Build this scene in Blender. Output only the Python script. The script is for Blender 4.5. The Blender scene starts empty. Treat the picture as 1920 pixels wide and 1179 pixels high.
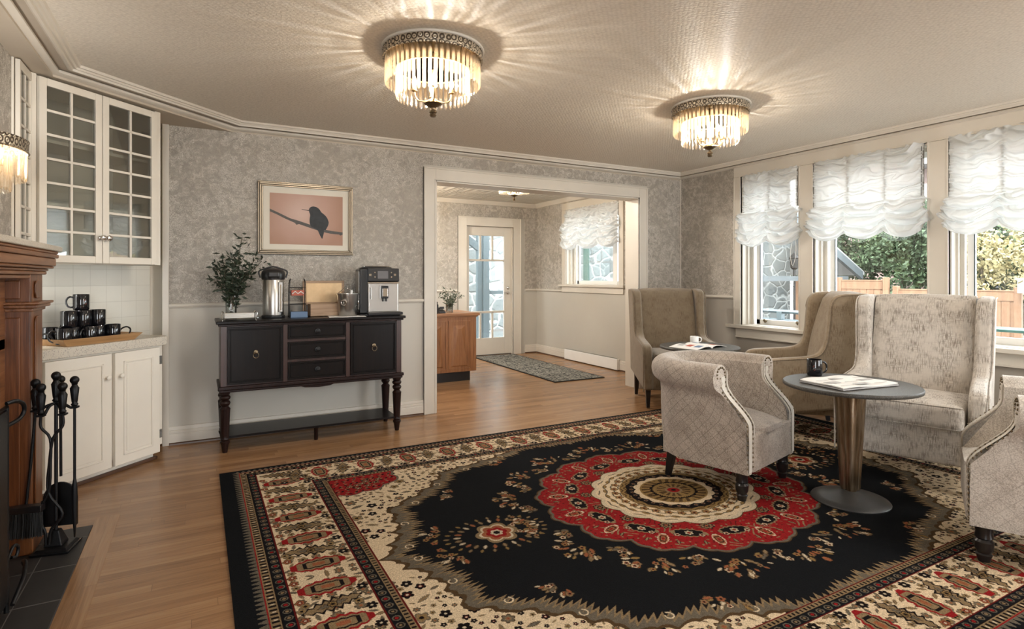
import bpy, bmesh, math, random
import numpy as np
from mathutils import Vector, Matrix
random.seed(7)
RNG = np.random.RandomState(11)
PI = math.pi
R = math.radians
SC = bpy.context.scene
COL = SC.collection

# ------------------------------------------------------------------ camera
cam_data = bpy.data.cameras.new('camera')
cam = bpy.data.objects.new('camera', cam_data)
COL.objects.link(cam)
cam.location = (0, 0, 1.22)
cam.rotation_euler = (R(90), 0, R(-28.66))
cam_data.sensor_width = 36
cam_data.lens = 36 * 1074 / 1920
cam_data.shift_y = -70.5 / 1920
cam_data.clip_start = 0.05
cam_data.clip_end = 400
SC.camera = cam

# ------------------------------------------------------------------ view + world + big lights
SC.view_settings.view_transform = 'Standard'
SC.view_settings.look = 'None'
SC.view_settings.gamma = 1
SC.view_settings.use_curve_mapping = False
SC.view_settings.exposure = 1.35
SC.cycles.use_denoising = True
SC.cycles.max_bounces = 8
SC.cycles.diffuse_bounces = 5
SC.cycles.glossy_bounces = 3
SC.cycles.transparent_max_bounces = 24
SC.cycles.sample_clamp_indirect = 6
SC.cycles.caustics_reflective = False
SC.cycles.caustics_refractive = False

W = bpy.data.worlds.new('overcast_sky')
SC.world = W
W.use_nodes = True
_n = W.node_tree.nodes; _l = W.node_tree.links
_n['Background'].inputs[1].default_value = 7.0
_tc = _n.new('ShaderNodeTexCoord'); _sx = _n.new('ShaderNodeSeparateXYZ'); _cr = _n.new('ShaderNodeValToRGB')
_l.new(_tc.outputs['Generated'], _sx.inputs[0]); _l.new(_sx.outputs[2], _cr.inputs[0])
_cr.color_ramp.elements[0].position = 0.0; _cr.color_ramp.elements[0].color = (0.86, 0.90, 0.93, 1)
_cr.color_ramp.elements[1].position = 0.6; _cr.color_ramp.elements[1].color = (0.97, 0.98, 1.0, 1)
_l.new(_cr.outputs[0], _n['Background'].inputs[0])

sun_d = bpy.data.lights.new('sun', 'SUN')
sun_d.energy = 3.0; sun_d.angle = R(25); sun_d.color = (1, 0.96, 0.9)
sun = bpy.data.objects.new('sun', sun_d); COL.objects.link(sun)
sun.rotation_euler = Vector((0.75, 0.25, -0.9)).to_track_quat('-Z', 'Y').to_euler()

def portal(name, loc, rot, w, h):
    d = bpy.data.lights.new(name, 'AREA'); d.shape = 'RECTANGLE'; d.size = w; d.size_y = h
    d.cycles.is_portal = True
    o = bpy.data.objects.new(name, d); COL.objects.link(o); o.location = loc; o.rotation_euler = rot
WIN = [(3.352, 3.994), (2.293, 3.211), (1.20, 2.154), (0.25, 1.08)]       # window openings on the right wall (y ranges)
ADDED_WIN = [(-1.1, 0.1), (3.65, 4.65)]                              # added unseen windows behind the camera, letting in extra daylight
for _a, _b in WIN:
    portal('daylight_portal', (5.12, (_a + _b) / 2, 1.49), (0, R(90), 0), 1.5, _b - _a)
for _a, _b in ADDED_WIN:
    portal('daylight_portal', ((_a + _b) / 2, -2.22, 1.25), (R(90), 0, 0), _b - _a, 1.9)
portal('daylight_portal', (5.02, 6.49, 1.66), (0, R(90), 0), 1.1, 1.25)
portal('daylight_portal', (3.93, 8.02, 1.08), (R(-90), 0, 0), 0.64, 1.62)

# ------------------------------------------------------------------ node helpers
def new_mat(name):
    m = bpy.data.materials.new(name); m.use_nodes = True
    nt = m.node_tree; b = nt.nodes['Principled BSDF']
    return m, nt, b
class N:
    """tiny node-graph helper"""
    def __init__(s, nt): s.nt = nt
    def node(s, t, **k):
        n = s.nt.nodes.new(t)
        for a, v in k.items(): setattr(n, a, v)
        return n
    def put(s, sock, v):
        if hasattr(v, 'links') or hasattr(v, 'is_linked'): s.nt.links.new(v, sock)
        else: sock.default_value = v
    def math(s, op, a, b=0.0, c=None):
        n = s.node('ShaderNodeMath', operation=op); s.put(n.inputs[0], a); s.put(n.inputs[1], b)
        if c is not None: s.put(n.inputs[2], c)
        return n.outputs[0]
    def mix(s, f, a, b, blend='MIX'):
        n = s.node('ShaderNodeMix', data_type='RGBA', blend_type=blend); s.put(n.inputs[0], f)
        s.put(n.inputs[6], c4(a)); s.put(n.inputs[7], c4(b)); return n.outputs[2]
    def ramp(s, f, stops):
        n = s.node('ShaderNodeValToRGB'); s.put(n.inputs[0], f)
        e = n.color_ramp.elements
        while len(e) < len(stops): e.new(0.5)
        for i, (p, c) in enumerate(stops):
            e[i].position = p; e[i].color = c4(c) if not isinstance(c, (int, float)) else (c, c, c, 1)
        return n.outputs[0]
    def pos(s, kind='Object'):
        if kind == 'World': return s.node('ShaderNodeNewGeometry').outputs['Position']
        return s.node('ShaderNodeTexCoord').outputs[kind]
    def map(s, v, scale=(1, 1, 1), rot=(0, 0, 0), loc=(0, 0, 0)):
        n = s.node('ShaderNodeMapping'); s.put(n.inputs[0], v)
        n.inputs['Scale'].default_value = scale; n.inputs['Rotation'].default_value = rot; n.inputs['Location'].default_value = loc
        return n.outputs[0]
    def noise(s, v, scale=5, detail=3, rough=0.5, dist=0.0):
        n = s.node('ShaderNodeTexNoise'); s.put(n.inputs['Vector'], v)
        n.inputs['Scale'].default_value = scale; n.inputs['Detail'].default_value = detail
        n.inputs['Roughness'].default_value = rough; n.inputs['Distortion'].default_value = dist
        return n.outputs[0]
    def voro(s, v, scale=5, feature='F1', rnd=1.0, out=0):
        n = s.node('ShaderNodeTexVoronoi', feature=feature); s.put(n.inputs['Vector'], v)
        n.inputs['Scale'].default_value = scale; n.inputs['Randomness'].default_value = rnd
        return n.outputs[out]
    def xyz(s, v):
        n = s.node('ShaderNodeSeparateXYZ'); s.put(n.inputs[0], v); return n.outputs[0], n.outputs[1], n.outputs[2]
    def comb(s, x, y, z):
        n = s.node('ShaderNodeCombineXYZ')
        for i, v in enumerate((x, y, z)): s.put(n.inputs[i], v)
        return n.outputs[0]
    def bump(s, h, strength=0.3, dist=0.01):
        n = s.node('ShaderNodeBump'); n.inputs['Strength'].default_value = strength
        n.inputs['Distance'].default_value = dist; s.put(n.inputs['Height'], h); return n.outputs[0]
def c4(c):
    if isinstance(c, (tuple, list)): return tuple(c)[:3] + (1,) if len(c) >= 3 else c
    return c

def mat(name, col, rough=0.5, metal=0.0, bump=0.0, bscale=200, var=0.0, vscale=8, spec=0.5, coat=0.0, sheen=0.0):
    m, nt, b = new_mat(name); g = N(nt); p = g.pos('World' if False else 'Object')
    b.inputs['Roughness'].default_value = rough; b.inputs['Metallic'].default_value = metal
    b.inputs['Specular IOR Level'].default_value = spec
    if coat: b.inputs['Coat Weight'].default_value = coat; b.inputs['Coat Roughness'].default_value = 0.1
    if sheen: b.inputs['Sheen Weight'].default_value = sheen
    v = max(var, 0.04)
    n = g.noise(p, vscale, 3)
    g.put(b.inputs['Base Color'], g.mix(n, tuple(x * (1 - v) for x in col), tuple(min(1, x * (1 + v)) for x in col)))
    if bump: g.put(b.inputs['Normal'], g.bump(g.noise(p, bscale, 3), bump, 0.003))
    return m

def wood(name, c1, c2, c3, axis=2, rough=0.4, scale=1.0, spec=0.5):
    """grain runs along the given local axis"""
    m, nt, b = new_mat(name); g = N(nt); p = g.pos('Object')
    s = [26 * scale] * 3; s[axis] = 1.6 * scale
    p1 = g.map(p, tuple(s)); n1 = g.noise(p1, 1.0, 5, 0.6, 1.6)
    s2 = [160 * scale] * 3; s2[axis] = 5 * scale
    n2 = g.noise(g.map(p, tuple(s2)), 1.0, 2, 0.6, 0.3)
    f = g.math('ADD', g.math('MULTIPLY', n1, 0.75), g.math('MULTIPLY', n2, 0.3))
    g.put(b.inputs['Base Color'], g.ramp(f, [(0.36, c1), (0.52, c2), (0.68, c3)]))
    b.inputs['Roughness'].default_value = rough; b.inputs['Specular IOR Level'].default_value = spec
    g.put(b.inputs['Normal'], g.bump(f, 0.12, 0.003))
    return m

def glass_mat(name, tint=(0.9, 0.95, 0.94), refl=0.12, rough=0.02):
    m, nt, b = new_mat(name); g = N(nt); nt.nodes.remove(b)
    t = g.node('ShaderNodeBsdfTransparent'); t.inputs[0].default_value = c4(tint)
    gl = g.node('ShaderNodeBsdfGlossy'); gl.inputs['Roughness'].default_value = rough
    lw = g.node('ShaderNodeLayerWeight'); lw.inputs['Blend'].default_value = 0.35
    mx = g.node('ShaderNodeMixShader')
    f = g.math('ADD', g.math('MULTIPLY', lw.outputs['Fresnel'], 0.7), refl * 0.5)
    g.put(mx.inputs[0], f); g.put(mx.inputs[1], t.outputs[0]); g.put(mx.inputs[2], gl.outputs[0])
    nt.links.new(mx.outputs[0], nt.nodes['Material Output'].inputs[0])
    return m

# ------------------------------------------------------------------ mesh builder
class MB:
    def __init__(s): s.v = []; s.f = []; s.uv = {}
    def add(s, vs, fs):
        o = len(s.v); s.v += [tuple(map(float, v)) for v in vs]; s.f += [tuple(i + o for i in f) for f in fs]; return s
    def box(s, x0, y0, z0, x1, y1, z1):
        vs = [(x, y, z) for z in (z0, z1) for y in (y0, y1) for x in (x0, x1)]
        return s.add(vs, [(0, 2, 3, 1), (4, 5, 7, 6), (0, 1, 5, 4), (2, 6, 7, 3), (0, 4, 6, 2), (1, 3, 7, 5)])
    def tbox(s, cx, cy, z0, z1, a0, b0, a1, b1, dx=0, dy=0):
        """tapered box; (a,b) half sizes at z0 and z1, top shifted by dx,dy"""
        vs = [(cx - a0, cy - b0, z0), (cx + a0, cy - b0, z0), (cx - a0, cy + b0, z0), (cx + a0, cy + b0, z0),
              (cx + dx - a1, cy + dy - b1, z1), (cx + dx + a1, cy + dy - b1, z1), (cx + dx - a1, cy + dy + b1, z1), (cx + dx + a1, cy + dy + b1, z1)]
        return s.add(vs, [(0, 2, 3, 1), (4, 5, 7, 6), (0, 1, 5, 4), (2, 6, 7, 3), (0, 4, 6, 2), (1, 3, 7, 5)])
    def lathe(s, prof, cx=0, cy=0, n=32, a0=0, a1=2 * PI, sx=1, sy=1):
        closed = abs(a1 - a0 - 2 * PI) < 1e-6; k = n if closed else n + 1
        vs = [(cx + r * sx * math.cos(a0 + (a1 - a0) * i / n), cy + r * sy * math.sin(a0 + (a1 - a0) * i / n), z) for r, z in prof for i in range(k)]
        fs = []
        for j in range(len(prof) - 1):
            for i in range(n):
                i2 = (i + 1) % k
                fs.append((j * k + i, j * k + i2, (j + 1) * k + i2, (j + 1) * k + i))
        if closed:
            if prof[0][0] > 1e-4: fs.append(tuple(range(k))[::-1])
            if prof[-1][0] > 1e-4: fs.append(tuple((len(prof) - 1) * k + i for i in range(k)))
        return s.add(vs, fs)
    def tube(s, pts, r, n=8, cap=True):
        pts = [Vector(p) for p in pts]; m = len(pts); rs = r if isinstance(r, (list, tuple)) else [r] * m
        up = Vector((0, 0, 1)); vs = []; prev = None
        for i, p in enumerate(pts):
            t = (pts[min(i + 1, m - 1)] - pts[max(i - 1, 0)]).normalized()
            if prev is None:
                a = t.cross(up)
                if a.length < 1e-3: a = t.cross(Vector((1, 0, 0)))
                a.normalize()
            else:
                a = prev - t * prev.dot(t); a.normalize()
            prev = a; b = t.cross(a)
            for k in range(n):
                q = 2 * PI * k / n; vs.append(tuple(p + (a * math.cos(q) + b * math.sin(q)) * rs[i]))
        fs = [(i * n + k, i * n + (k + 1) % n, (i + 1) * n + (k + 1) % n, (i + 1) * n + k) for i in range(m - 1) for k in range(n)]
        if cap: fs += [tuple(range(n))[::-1], tuple((m - 1) * n + k for k in range(n))]
        return s.add(vs, fs)
    def prism(s, poly, a, b, axis='x'):
        """poly in the other two axes (in order xyz minus axis), extruded a..b along axis"""
        def mk(t, p):
            return {'x': (t, p[0], p[1]), 'y': (p[0], t, p[1]), 'z': (p[0], p[1], t)}[axis]
        n = len(poly); vs = [mk(a, p) for p in poly] + [mk(b, p) for p in poly]
        fs = [tuple(range(n))[::-1], tuple(range(n, 2 * n))] + [(i, (i + 1) % n, n + (i + 1) % n, n + i) for i in range(n)]
        return s.add(vs, fs)
    def rbox(s, x0, y0, z0, x1, y1, z1, r, crown=0.0, k=4, m=8, sag=0.0):
        """rounded cushion-like box"""
        hx, hy, hz = (x1 - x0) / 2, (y1 - y0) / 2, (z1 - z0) / 2; c = Vector(((x0 + x1) / 2, (y0 + y1) / 2, (z0 + z1) / 2))
        r = min(r, hx * .98, hy * .98, hz * .98)
        def samp(h):
            e = [-h + r * (1 - math.cos(PI / 2 * i / k)) for i in range(k)]
            mid = [-(h - r) + 2 * (h - r) * i / m for i in range(m + 1)]
            return e + mid + [-q for q in e[::-1]]
        def pt(x, y, z):
            q = Vector((x, y, z)); b = Vector((max(-hx + r, min(hx - r, x)), max(-hy + r, min(hy - r, y)), max(-hz + r, min(hz - r, z))))
            d = q - b
            if d.length > 1e-9: d = d.normalized() * r
            q = b + d
            cr = (1 - (q.x / hx) ** 2) * (1 - (q.y / hy) ** 2)
            if crown and q.z > 0: q.z += crown * max(0, cr) * q.z / hz
            return c + q
        A = {'x': samp(hx), 'y': samp(hy), 'z': samp(hz)}
        for ax, (u, w) in (('x', 'yz'), ('y', 'zx'), ('z', 'xy')):
            for sg in (-1, 1):
                U, V2 = A[u], A[w]; vs = []
                for a in U:
                    for b in V2:
                        d = {ax: sg * {'x': hx, 'y': hy, 'z': hz}[ax], u: a, w: b}
                        vs.append(pt(d['x'], d['y'], d['z']))
                nv = len(V2); fs = []
                for i in range(len(U) - 1):
                    for j in range(nv - 1):
                        q = (i * nv + j, (i + 1) * nv + j, (i + 1) * nv + j + 1, i * nv + j + 1)
                        fs.append(q if sg > 0 else q[::-1])
                s.add(vs, fs)
        return s
    def sphere(s, c, r, n=12, m=8, sc=(1, 1, 1)):
        vs = []; fs = []
        for j in range(m + 1):
            t = PI * j / m
            for i in range(n):
                a = 2 * PI * i / n
                vs.append((c[0] + r * sc[0] * math.sin(t) * math.cos(a), c[1] + r * sc[1] * math.sin(t) * math.sin(a), c[2] + r * sc[2] * math.cos(t)))
        for j in range(m):
            for i in range(n): fs.append((j * n + i, (j + 1) * n + i, (j + 1) * n + (i + 1) % n, j * n + (i + 1) % n))
        return s.add(vs, fs)
    def xform(s, M):
        s.v = [tuple(M @ Vector(v)) for v in s.v]; return s
    def build(s, name, m, parent=None, smooth=None, bevel=0, bseg=2, weld=False, loc=None, rot=None, angle=35):
        me = bpy.data.meshes.new(name); me.from_pydata(s.v, [], s.f)
        bm = bmesh.new(); bm.from_mesh(me)
        if weld: bmesh.ops.remove_doubles(bm, verts=bm.verts, dist=1e-4)
        bmesh.ops.recalc_face_normals(bm, faces=bm.faces)
        if smooth is not None:
            for f in bm.faces: f.smooth = True
            if smooth < 180:
                for e in bm.edges:
                    if len(e.link_faces) == 2 and e.calc_face_angle(0) > R(smooth): e.smooth = False
        bm.to_mesh(me); bm.free()
        me.materials.append(m)
        o = bpy.data.objects.new(name, me); COL.objects.link(o)
        if parent: o.parent = parent
        if loc: o.location = loc
        if rot: o.rotation_euler = rot
        if bevel:
            md = o.modifiers.new('bevel', 'BEVEL'); md.width = bevel; md.segments = bseg; md.limit_method = 'ANGLE'; md.angle_limit = R(angle); md.harden_normals = True
            for p in me.polygons: p.use_smooth = True
        return o

def tag(o, label=None, cat=None, group=None, kind=None):
    if label: o['label'] = label
    if cat: o['category'] = cat
    if group: o['group'] = group
    if kind: o['kind'] = kind
    return o
def thing(name, label, cat, loc=(0, 0, 0), rotz=0.0, group=None):
    o = bpy.data.objects.new(name, None); COL.objects.link(o); o.location = loc; o.rotation_euler = (0, 0, rotz)
    o.empty_display_size = 0.05
    return tag(o, label, cat, group)
def struct(o, label=None): return tag(o, label, None, None, 'structure')
def kids(o): return [c for c in bpy.data.objects if c.parent == o]
def copy_tree(o, parent=None, label=None, loc=None, rotz=None):
    c = o.copy(); COL.objects.link(c); c.parent = parent
    if label: c['label'] = label
    if loc is not None: c.location = loc
    if rotz is not None: c.rotation_euler = (0, 0, rotz)
    for ch in kids(o): copy_tree(ch, c)
    return c
# ------------------------------------------------------------------ materials
M = {}
M['trim'] = mat('cream_trim_paint', (0.64, 0.60, 0.53), 0.42, var=0.03, bump=0.05, bscale=60)
M['cabinet'] = mat('cream_cabinet_paint', (0.76, 0.715, 0.63), 0.42, var=0.03, bump=0.06, bscale=40)
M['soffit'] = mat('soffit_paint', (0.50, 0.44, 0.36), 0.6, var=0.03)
M['dado'] = mat('taupe_wall_paint', (0.55, 0.52, 0.46), 0.6, var=0.04, vscale=3, bump=0.15, bscale=300)
M['dado_right'] = mat('shaded_taupe_paint', (0.37, 0.34, 0.295), 0.6, var=0.04, vscale=3, bump=0.15, bscale=300)  # same wall paint, colour darkened for the shade on the window wall
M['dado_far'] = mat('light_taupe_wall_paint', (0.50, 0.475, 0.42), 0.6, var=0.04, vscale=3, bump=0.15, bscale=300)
M['white'] = mat('white_enamel', (0.82, 0.82, 0.8), 0.4, var=0.02)
M['shelf_dark'] = mat('cabinet_interior', (0.62, 0.60, 0.55), 0.6, var=0.05)
M['black_iron'] = mat('black_wrought_iron', (0.012, 0.012, 0.013), 0.42, metal=0.6, bump=0.15, bscale=120)
M['black_wood'] = mat('black_lacquered_wood', (0.012, 0.010, 0.010), 0.28)
M['black_plastic'] = mat('black_plastic', (0.015, 0.015, 0.016), 0.3)
M['black_ceramic'] = mat('black_glazed_ceramic', (0.008, 0.008, 0.010), 0.08, spec=0.7)
M['steel'] = mat('brushed_steel', (0.46, 0.445, 0.42), 0.3, metal=1, bump=0.04, bscale=300)
M['chrome'] = mat('polished_nickel', (0.75, 0.74, 0.72), 0.12, metal=1)
M['bronze'] = mat('antique_bronze', (0.20, 0.155, 0.10), 0.38, metal=0.9, bump=0.2, bscale=180)
M['gold'] = mat('antique_gold', (0.55, 0.38, 0.18), 0.3, metal=0.9)
M['champagne'] = mat('champagne_gilt_frame', (0.30, 0.25, 0.185), 0.35, metal=0.7, var=0.1)
M['gimp'] = mat('pale_gimp_braid', (0.66, 0.62, 0.55), 0.8, bump=0.3, bscale=300)
M['matboard'] = mat('cream_mat_board', (0.70, 0.66, 0.57), 0.8)
M['bird'] = mat('printed_dark_grey', (0.045, 0.05, 0.055), 0.8, var=0.35, vscale=30)
M['branch'] = mat('printed_grey_brown', (0.11, 0.105, 0.10), 0.8, var=0.3, vscale=40)
M['screen'] = mat('grey_display', (0.16, 0.16, 0.17), 0.2)
M['paper'] = mat('white_paper', (0.80, 0.79, 0.76), 0.8)
M['print_grey'] = mat('grey_newsprint_ink', (0.42, 0.41, 0.40), 0.8, var=0.3, vscale=60)
M['print_red'] = mat('red_print', (0.45, 0.12, 0.08), 0.7)
M['print_blue'] = mat('blue_print', (0.13, 0.2, 0.32), 0.7)
M['leaf'] = mat('dark_green_leaf', (0.028, 0.042, 0.024), 0.5, var=0.4, vscale=40)
M['leaf_grey'] = mat('grey_green_leaf', (0.12, 0.145, 0.10), 0.55, var=0.4, vscale=40)
M['stem'] = mat('brown_stem', (0.07, 0.055, 0.035), 0.7)
M['glass'] = glass_mat('window_glass', (0.97, 0.99, 0.985), 0.05)
M['cab_glass'] = glass_mat('cabinet_glass', (0.90, 0.92, 0.90), 0.20)
M['vase_glass'] = glass_mat('clear_vase_glass', (0.86, 0.88, 0.87), 0.2)
M['oak'] = wood('honey_oak', (0.065, 0.020, 0.006), (0.14, 0.046, 0.013), (0.23, 0.088, 0.030), 2, 0.33)
M['oak_h'] = wood('honey_oak_horizontal', (0.10, 0.036, 0.013), (0.20, 0.08, 0.03), (0.30, 0.135, 0.058), 1, 0.33)
M['oak_x'] = wood('honey_oak_crosswise', (0.20, 0.085, 0.032), (0.30, 0.14, 0.058), (0.38, 0.19, 0.085), 0, 0.36)
M['oak_z'] = wood('light_oak_upright', (0.16, 0.062, 0.02), (0.27, 0.115, 0.043), (0.36, 0.17, 0.07), 2, 0.36)
M['bamboo'] = wood('tray_wood', (0.30, 0.155, 0.06), (0.42, 0.24, 0.105), (0.50, 0.31, 0.15), 0, 0.4)
M['boxwood'] = wood('light_box_wood', (0.26, 0.16, 0.09), (0.36, 0.235, 0.145), (0.44, 0.30, 0.19), 0, 0.4)
M['espresso'] = wood('espresso_wood', (0.008, 0.0035, 0.003), (0.014, 0.006, 0.005), (0.022, 0.010, 0.008), 2, 0.35, 1.0, 0.22)
M['espresso_red'] = wood('red_brown_espresso_wood', (0.022, 0.009, 0.007), (0.045, 0.018, 0.013), (0.065, 0.027, 0.02), 2, 0.32)
M['espresso_panel'] = wood('near_black_panel_wood', (0.004, 0.0028, 0.0026), (0.006, 0.004, 0.0036), (0.010, 0.006, 0.005), 2, 0.32, 1.0, 0.18)
M['fence'] = wood('cedar_fence', (0.11, 0.055, 0.028), (0.145, 0.076, 0.040), (0.18, 0.10, 0.056), 2, 0.7, 0.2)
M['brown_shoe'] = mat('dark_brown_quarter_round', (0.085, 0.04, 0.02), 0.4)
M['copper'] = mat('copper_box_panel', (0.55, 0.40, 0.24), 0.3, metal=0.8, var=0.25, vscale=20)

def m_ceiling():
    m, nt, b = new_mat('embossed_ceiling'); g = N(nt); p = g.pos('World')
    n1 = g.noise(g.map(p, (1, 1, 1), (0, 0, R(35))), 9, 2, 0.5, 2.2)
    w = g.node('ShaderNodeTexWave', wave_type='BANDS', bands_direction='DIAGONAL'); g.put(w.inputs['Vector'], g.map(p, (1, 1, 1), (0, 0, R(20))))
    w.inputs['Scale'].default_value = 18; w.inputs['Distortion'].default_value = 9; w.inputs['Detail'].default_value = 3; w.inputs['Detail Scale'].default_value = 3.2
    n2 = g.math('SUBTRACT', 1.0, g.voro(g.map(p, (1, 1.6, 1), (0, 0, R(30))), 42, 'F1', 0.45))
    h = g.math('ADD', g.math('MULTIPLY', w.outputs['Fac'], 0.18), g.math('ADD', g.math('MULTIPLY', n1, 0.10), g.math('MULTIPLY', n2, 0.75)))
    g.put(b.inputs['Base Color'], g.ramp(h, [(0.25, (0.62, 0.575, 0.50)), (0.95, (0.80, 0.75, 0.665))]))
    b.inputs['Roughness'].default_value = 0.55
    g.put(b.inputs['Normal'], g.bump(h, 0.5, 0.005)); return m
M['ceiling'] = m_ceiling()

def m_tin():
    m, nt, b = new_mat('pressed_tin_ceiling'); g = N(nt); p = g.pos('World'); x, y, z = g.xyz(p)
    def tri(v, per): return g.math('ABSOLUTE', g.math('SUBTRACT', g.math('FRACT', g.math('DIVIDE', v, per)), 0.5))
    fx = tri(x, 0.61); fy = tri(y, 0.61); mx = g.math('MAXIMUM', fx, fy)
    band = g.math('GREATER_THAN', mx, 0.36)
    dots = g.math('MULTIPLY', g.math('MULTIPLY', tri(x, 0.05), tri(y, 0.05)), 4.0)
    ring = g.math('PINGPONG', g.math('MULTIPLY', mx, 5.0), 0.5)
    h = g.math('ADD', g.math('MULTIPLY', band, 0.4), g.math('ADD', g.math('MULTIPLY', ring, 0.9), g.math('MULTIPLY', dots, band)))
    b.inputs['Base Color'].default_value = (0.62, 0.59, 0.52, 1); b.inputs['Roughness'].default_value = 0.35
    g.put(b.inputs['Normal'], g.bump(h, 0.8, 0.03)); return m
M['tin'] = m_tin()

def m_wallpaper():
    m, nt, b = new_mat('silver_scroll_wallpaper'); g = N(nt); p = g.pos('World')
    big = g.noise(p, 3.2, 3, 0.55); med = g.noise(p, 19, 3, 0.6, 0.9)
    s1 = g.noise(p, 38, 2, 0.55, 3.0); s2 = g.noise(g.map(p, (1, 1, 1), (0.5, 0.3, 0.7)), 58, 1, 0.5, 2.6)
    def line(n, w): return g.math('SUBTRACT', 1.0, g.math('MINIMUM', g.math('DIVIDE', g.math('ABSOLUTE', g.math('SUBTRACT', n, 0.5)), w), 1.0))
    scr = g.math('MAXIMUM', line(s1, 0.05), g.math('MULTIPLY', line(s2, 0.06), 0.9))
    patch = g.ramp(g.math('ADD', g.math('MULTIPLY', big, 0.45), g.math('MULTIPLY', med, 0.55)), [(0.44, 0.25), (0.56, 1.0)])
    mk = g.math('MULTIPLY', scr, patch)
    base = g.mix(g.ramp(med, [(0.35, 0.0), (0.65, 1.0)]), (0.28, 0.25, 0.21), (0.37, 0.335, 0.285))
    g.put(b.inputs['Base Color'], g.mix(mk, base, (0.92, 0.89, 0.83)))
    g.put(b.inputs['Metallic'], g.math('MULTIPLY', mk, 0.45))
    g.put(b.inputs['Roughness'], g.math('SUBTRACT', 0.55, g.math('MULTIPLY', mk, 0.25)))
    g.put(b.inputs['Normal'], g.bump(g.math('ADD', mk, g.math('MULTIPLY', med, 0.5)), 0.5, 0.004)); return m
M['wallpaper'] = m_wallpaper()

def m_floor(name, along='x'):
    m, nt, b = new_mat(name); g = N(nt); p = g.pos('World'); x, y, z = g.xyz(p)
    if along == 'y': x, y = y, x
    wd = 0.057
    row = g.math('FLOOR', g.math('DIVIDE', y, wd)); fy = g.math('FRACT', g.math('DIVIDE', y, wd))
    wn = g.node('ShaderNodeTexWhiteNoise', noise_dimensions='1D'); g.put(wn.inputs['W'], row)
    xx = g.math('ADD', g.math('DIVIDE', x, 1.15), g.math('MULTIPLY', wn.outputs[0], 7.0))
    col = g.math('FLOOR', xx); fx = g.math('FRACT', xx)
    wn2 = g.node('ShaderNodeTexWhiteNoise', noise_dimensions='2D'); g.put(wn2.inputs['Vector'], g.comb(row, col, 0.0))
    pv = g.comb(g.math('MULTIPLY', x, 1.8), g.math('ADD', g.math('MULTIPLY', y, 26.0), g.math('MULTIPLY', row, 3.7)), g.math('MULTIPLY', wn2.outputs[0], 20.0))
    n1 = g.noise(pv, 1.0, 4, 0.6, 1.5)
    n2 = g.noise(g.comb(g.math('MULTIPLY', x, 6.0), g.math('MULTIPLY', y, 210.0), 0.0), 1.0, 2, 0.5, 0.2)
    f = g.math('ADD', g.math('ADD', g.math('MULTIPLY', n1, 0.55), g.math('MULTIPLY', n2, 0.25)), g.math('MULTIPLY', wn2.outputs[0], 0.22))
    c = g.ramp(f, [(0.30, (0.20, 0.098, 0.040)), (0.52, (0.31, 0.165, 0.075)), (0.75, (0.41, 0.235, 0.115))])
    gap = g.math('MAXIMUM', g.math('LESS_THAN', fy, 0.022), g.math('LESS_THAN', fx, 0.0016))
    g.put(b.inputs['Base Color'], g.mix(g.math('MULTIPLY', gap, 0.55), c, (0.10, 0.05, 0.025)))
    b.inputs['Roughness'].default_value = 0.27; b.inputs['Specular IOR Level'].default_value = 0.5
    g.put(b.inputs['Normal'], g.bump(g.math('SUBTRACT', g.math('MULTIPLY', n1, 0.3), gap), 0.08, 0.002)); return m
M['floor'] = m_floor('oak_strip_floor'); M['floor_y'] = m_floor('oak_border_strip', 'y')

def m_tile(name, c, grout, size, rough, bump=0.5, gw=0.018, off=(0, 0), plane='xz', var=0.05):
    m, nt, b = new_mat(name); g = N(nt); p = g.pos('Object'); x, y, z = g.xyz(p)
    a, d = {'xz': (x, z), 'xy': (x, y), 'yx': (y, x)}[plane]
    fa = g.math('FRACT', g.math('DIVIDE', g.math('ADD', a, off[0]), size[0])); fb = g.math('FRACT', g.math('DIVIDE', g.math('ADD', d, off[1]), size[1]))
    gr = g.math('MAXIMUM', g.math('LESS_THAN', fa, gw), g.math('LESS_THAN', fb, gw))
    n = g.noise(p, 6, 3)
    g.put(b.inputs['Base Color'], g.mix(gr, g.mix(n, tuple(q * (1 - var) for q in c), tuple(q * (1 + var) for q in c)), grout))
    b.inputs['Roughness'].default_value = rough
    g.put(b.inputs['Normal'], g.bump(g.math('SUBTRACT', g.math('MULTIPLY', n, 0.3), gr), bump, 0.003)); return m
M['backsplash'] = m_tile('white_square_tiles', (0.66, 0.645, 0.58), (0.50, 0.48, 0.42), (0.108, 0.108), 0.3, off=(0.05, 0.027))
M['hearth'] = m_tile('dark_slate_tiles', (0.024, 0.022, 0.021), (0.10, 0.095, 0.09), (0.30, 0.15), 0.55, gw=0.025, plane='yx', var=0.3)

def m_speckle(name, c, s, rough=0.4, scale=240, thr=0.68):
    m, nt, b = new_mat(name); g = N(nt); p = g.pos('Object')
    f = g.math('GREATER_THAN', g.noise(p, scale, 1, 0.5), thr)
    g.put(b.inputs['Base Color'], g.mix(f, c, s)); b.inputs['Roughness'].default_value = rough; return m
M['counter'] = m_speckle('speckled_countertop', (0.60, 0.555, 0.475), (0.34, 0.31, 0.27), 0.4, 200, 0.62)
M['table_top'] = m_speckle('charcoal_speckled_tabletop', (0.035, 0.033, 0.029), (0.13, 0.12, 0.10), 0.5, 420, 0.58)
M['table_base'] = m_speckle('charcoal_powder_coat', (0.035, 0.035, 0.035), (0.06, 0.06, 0.058), 0.38, 500, 0.6)

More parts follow.
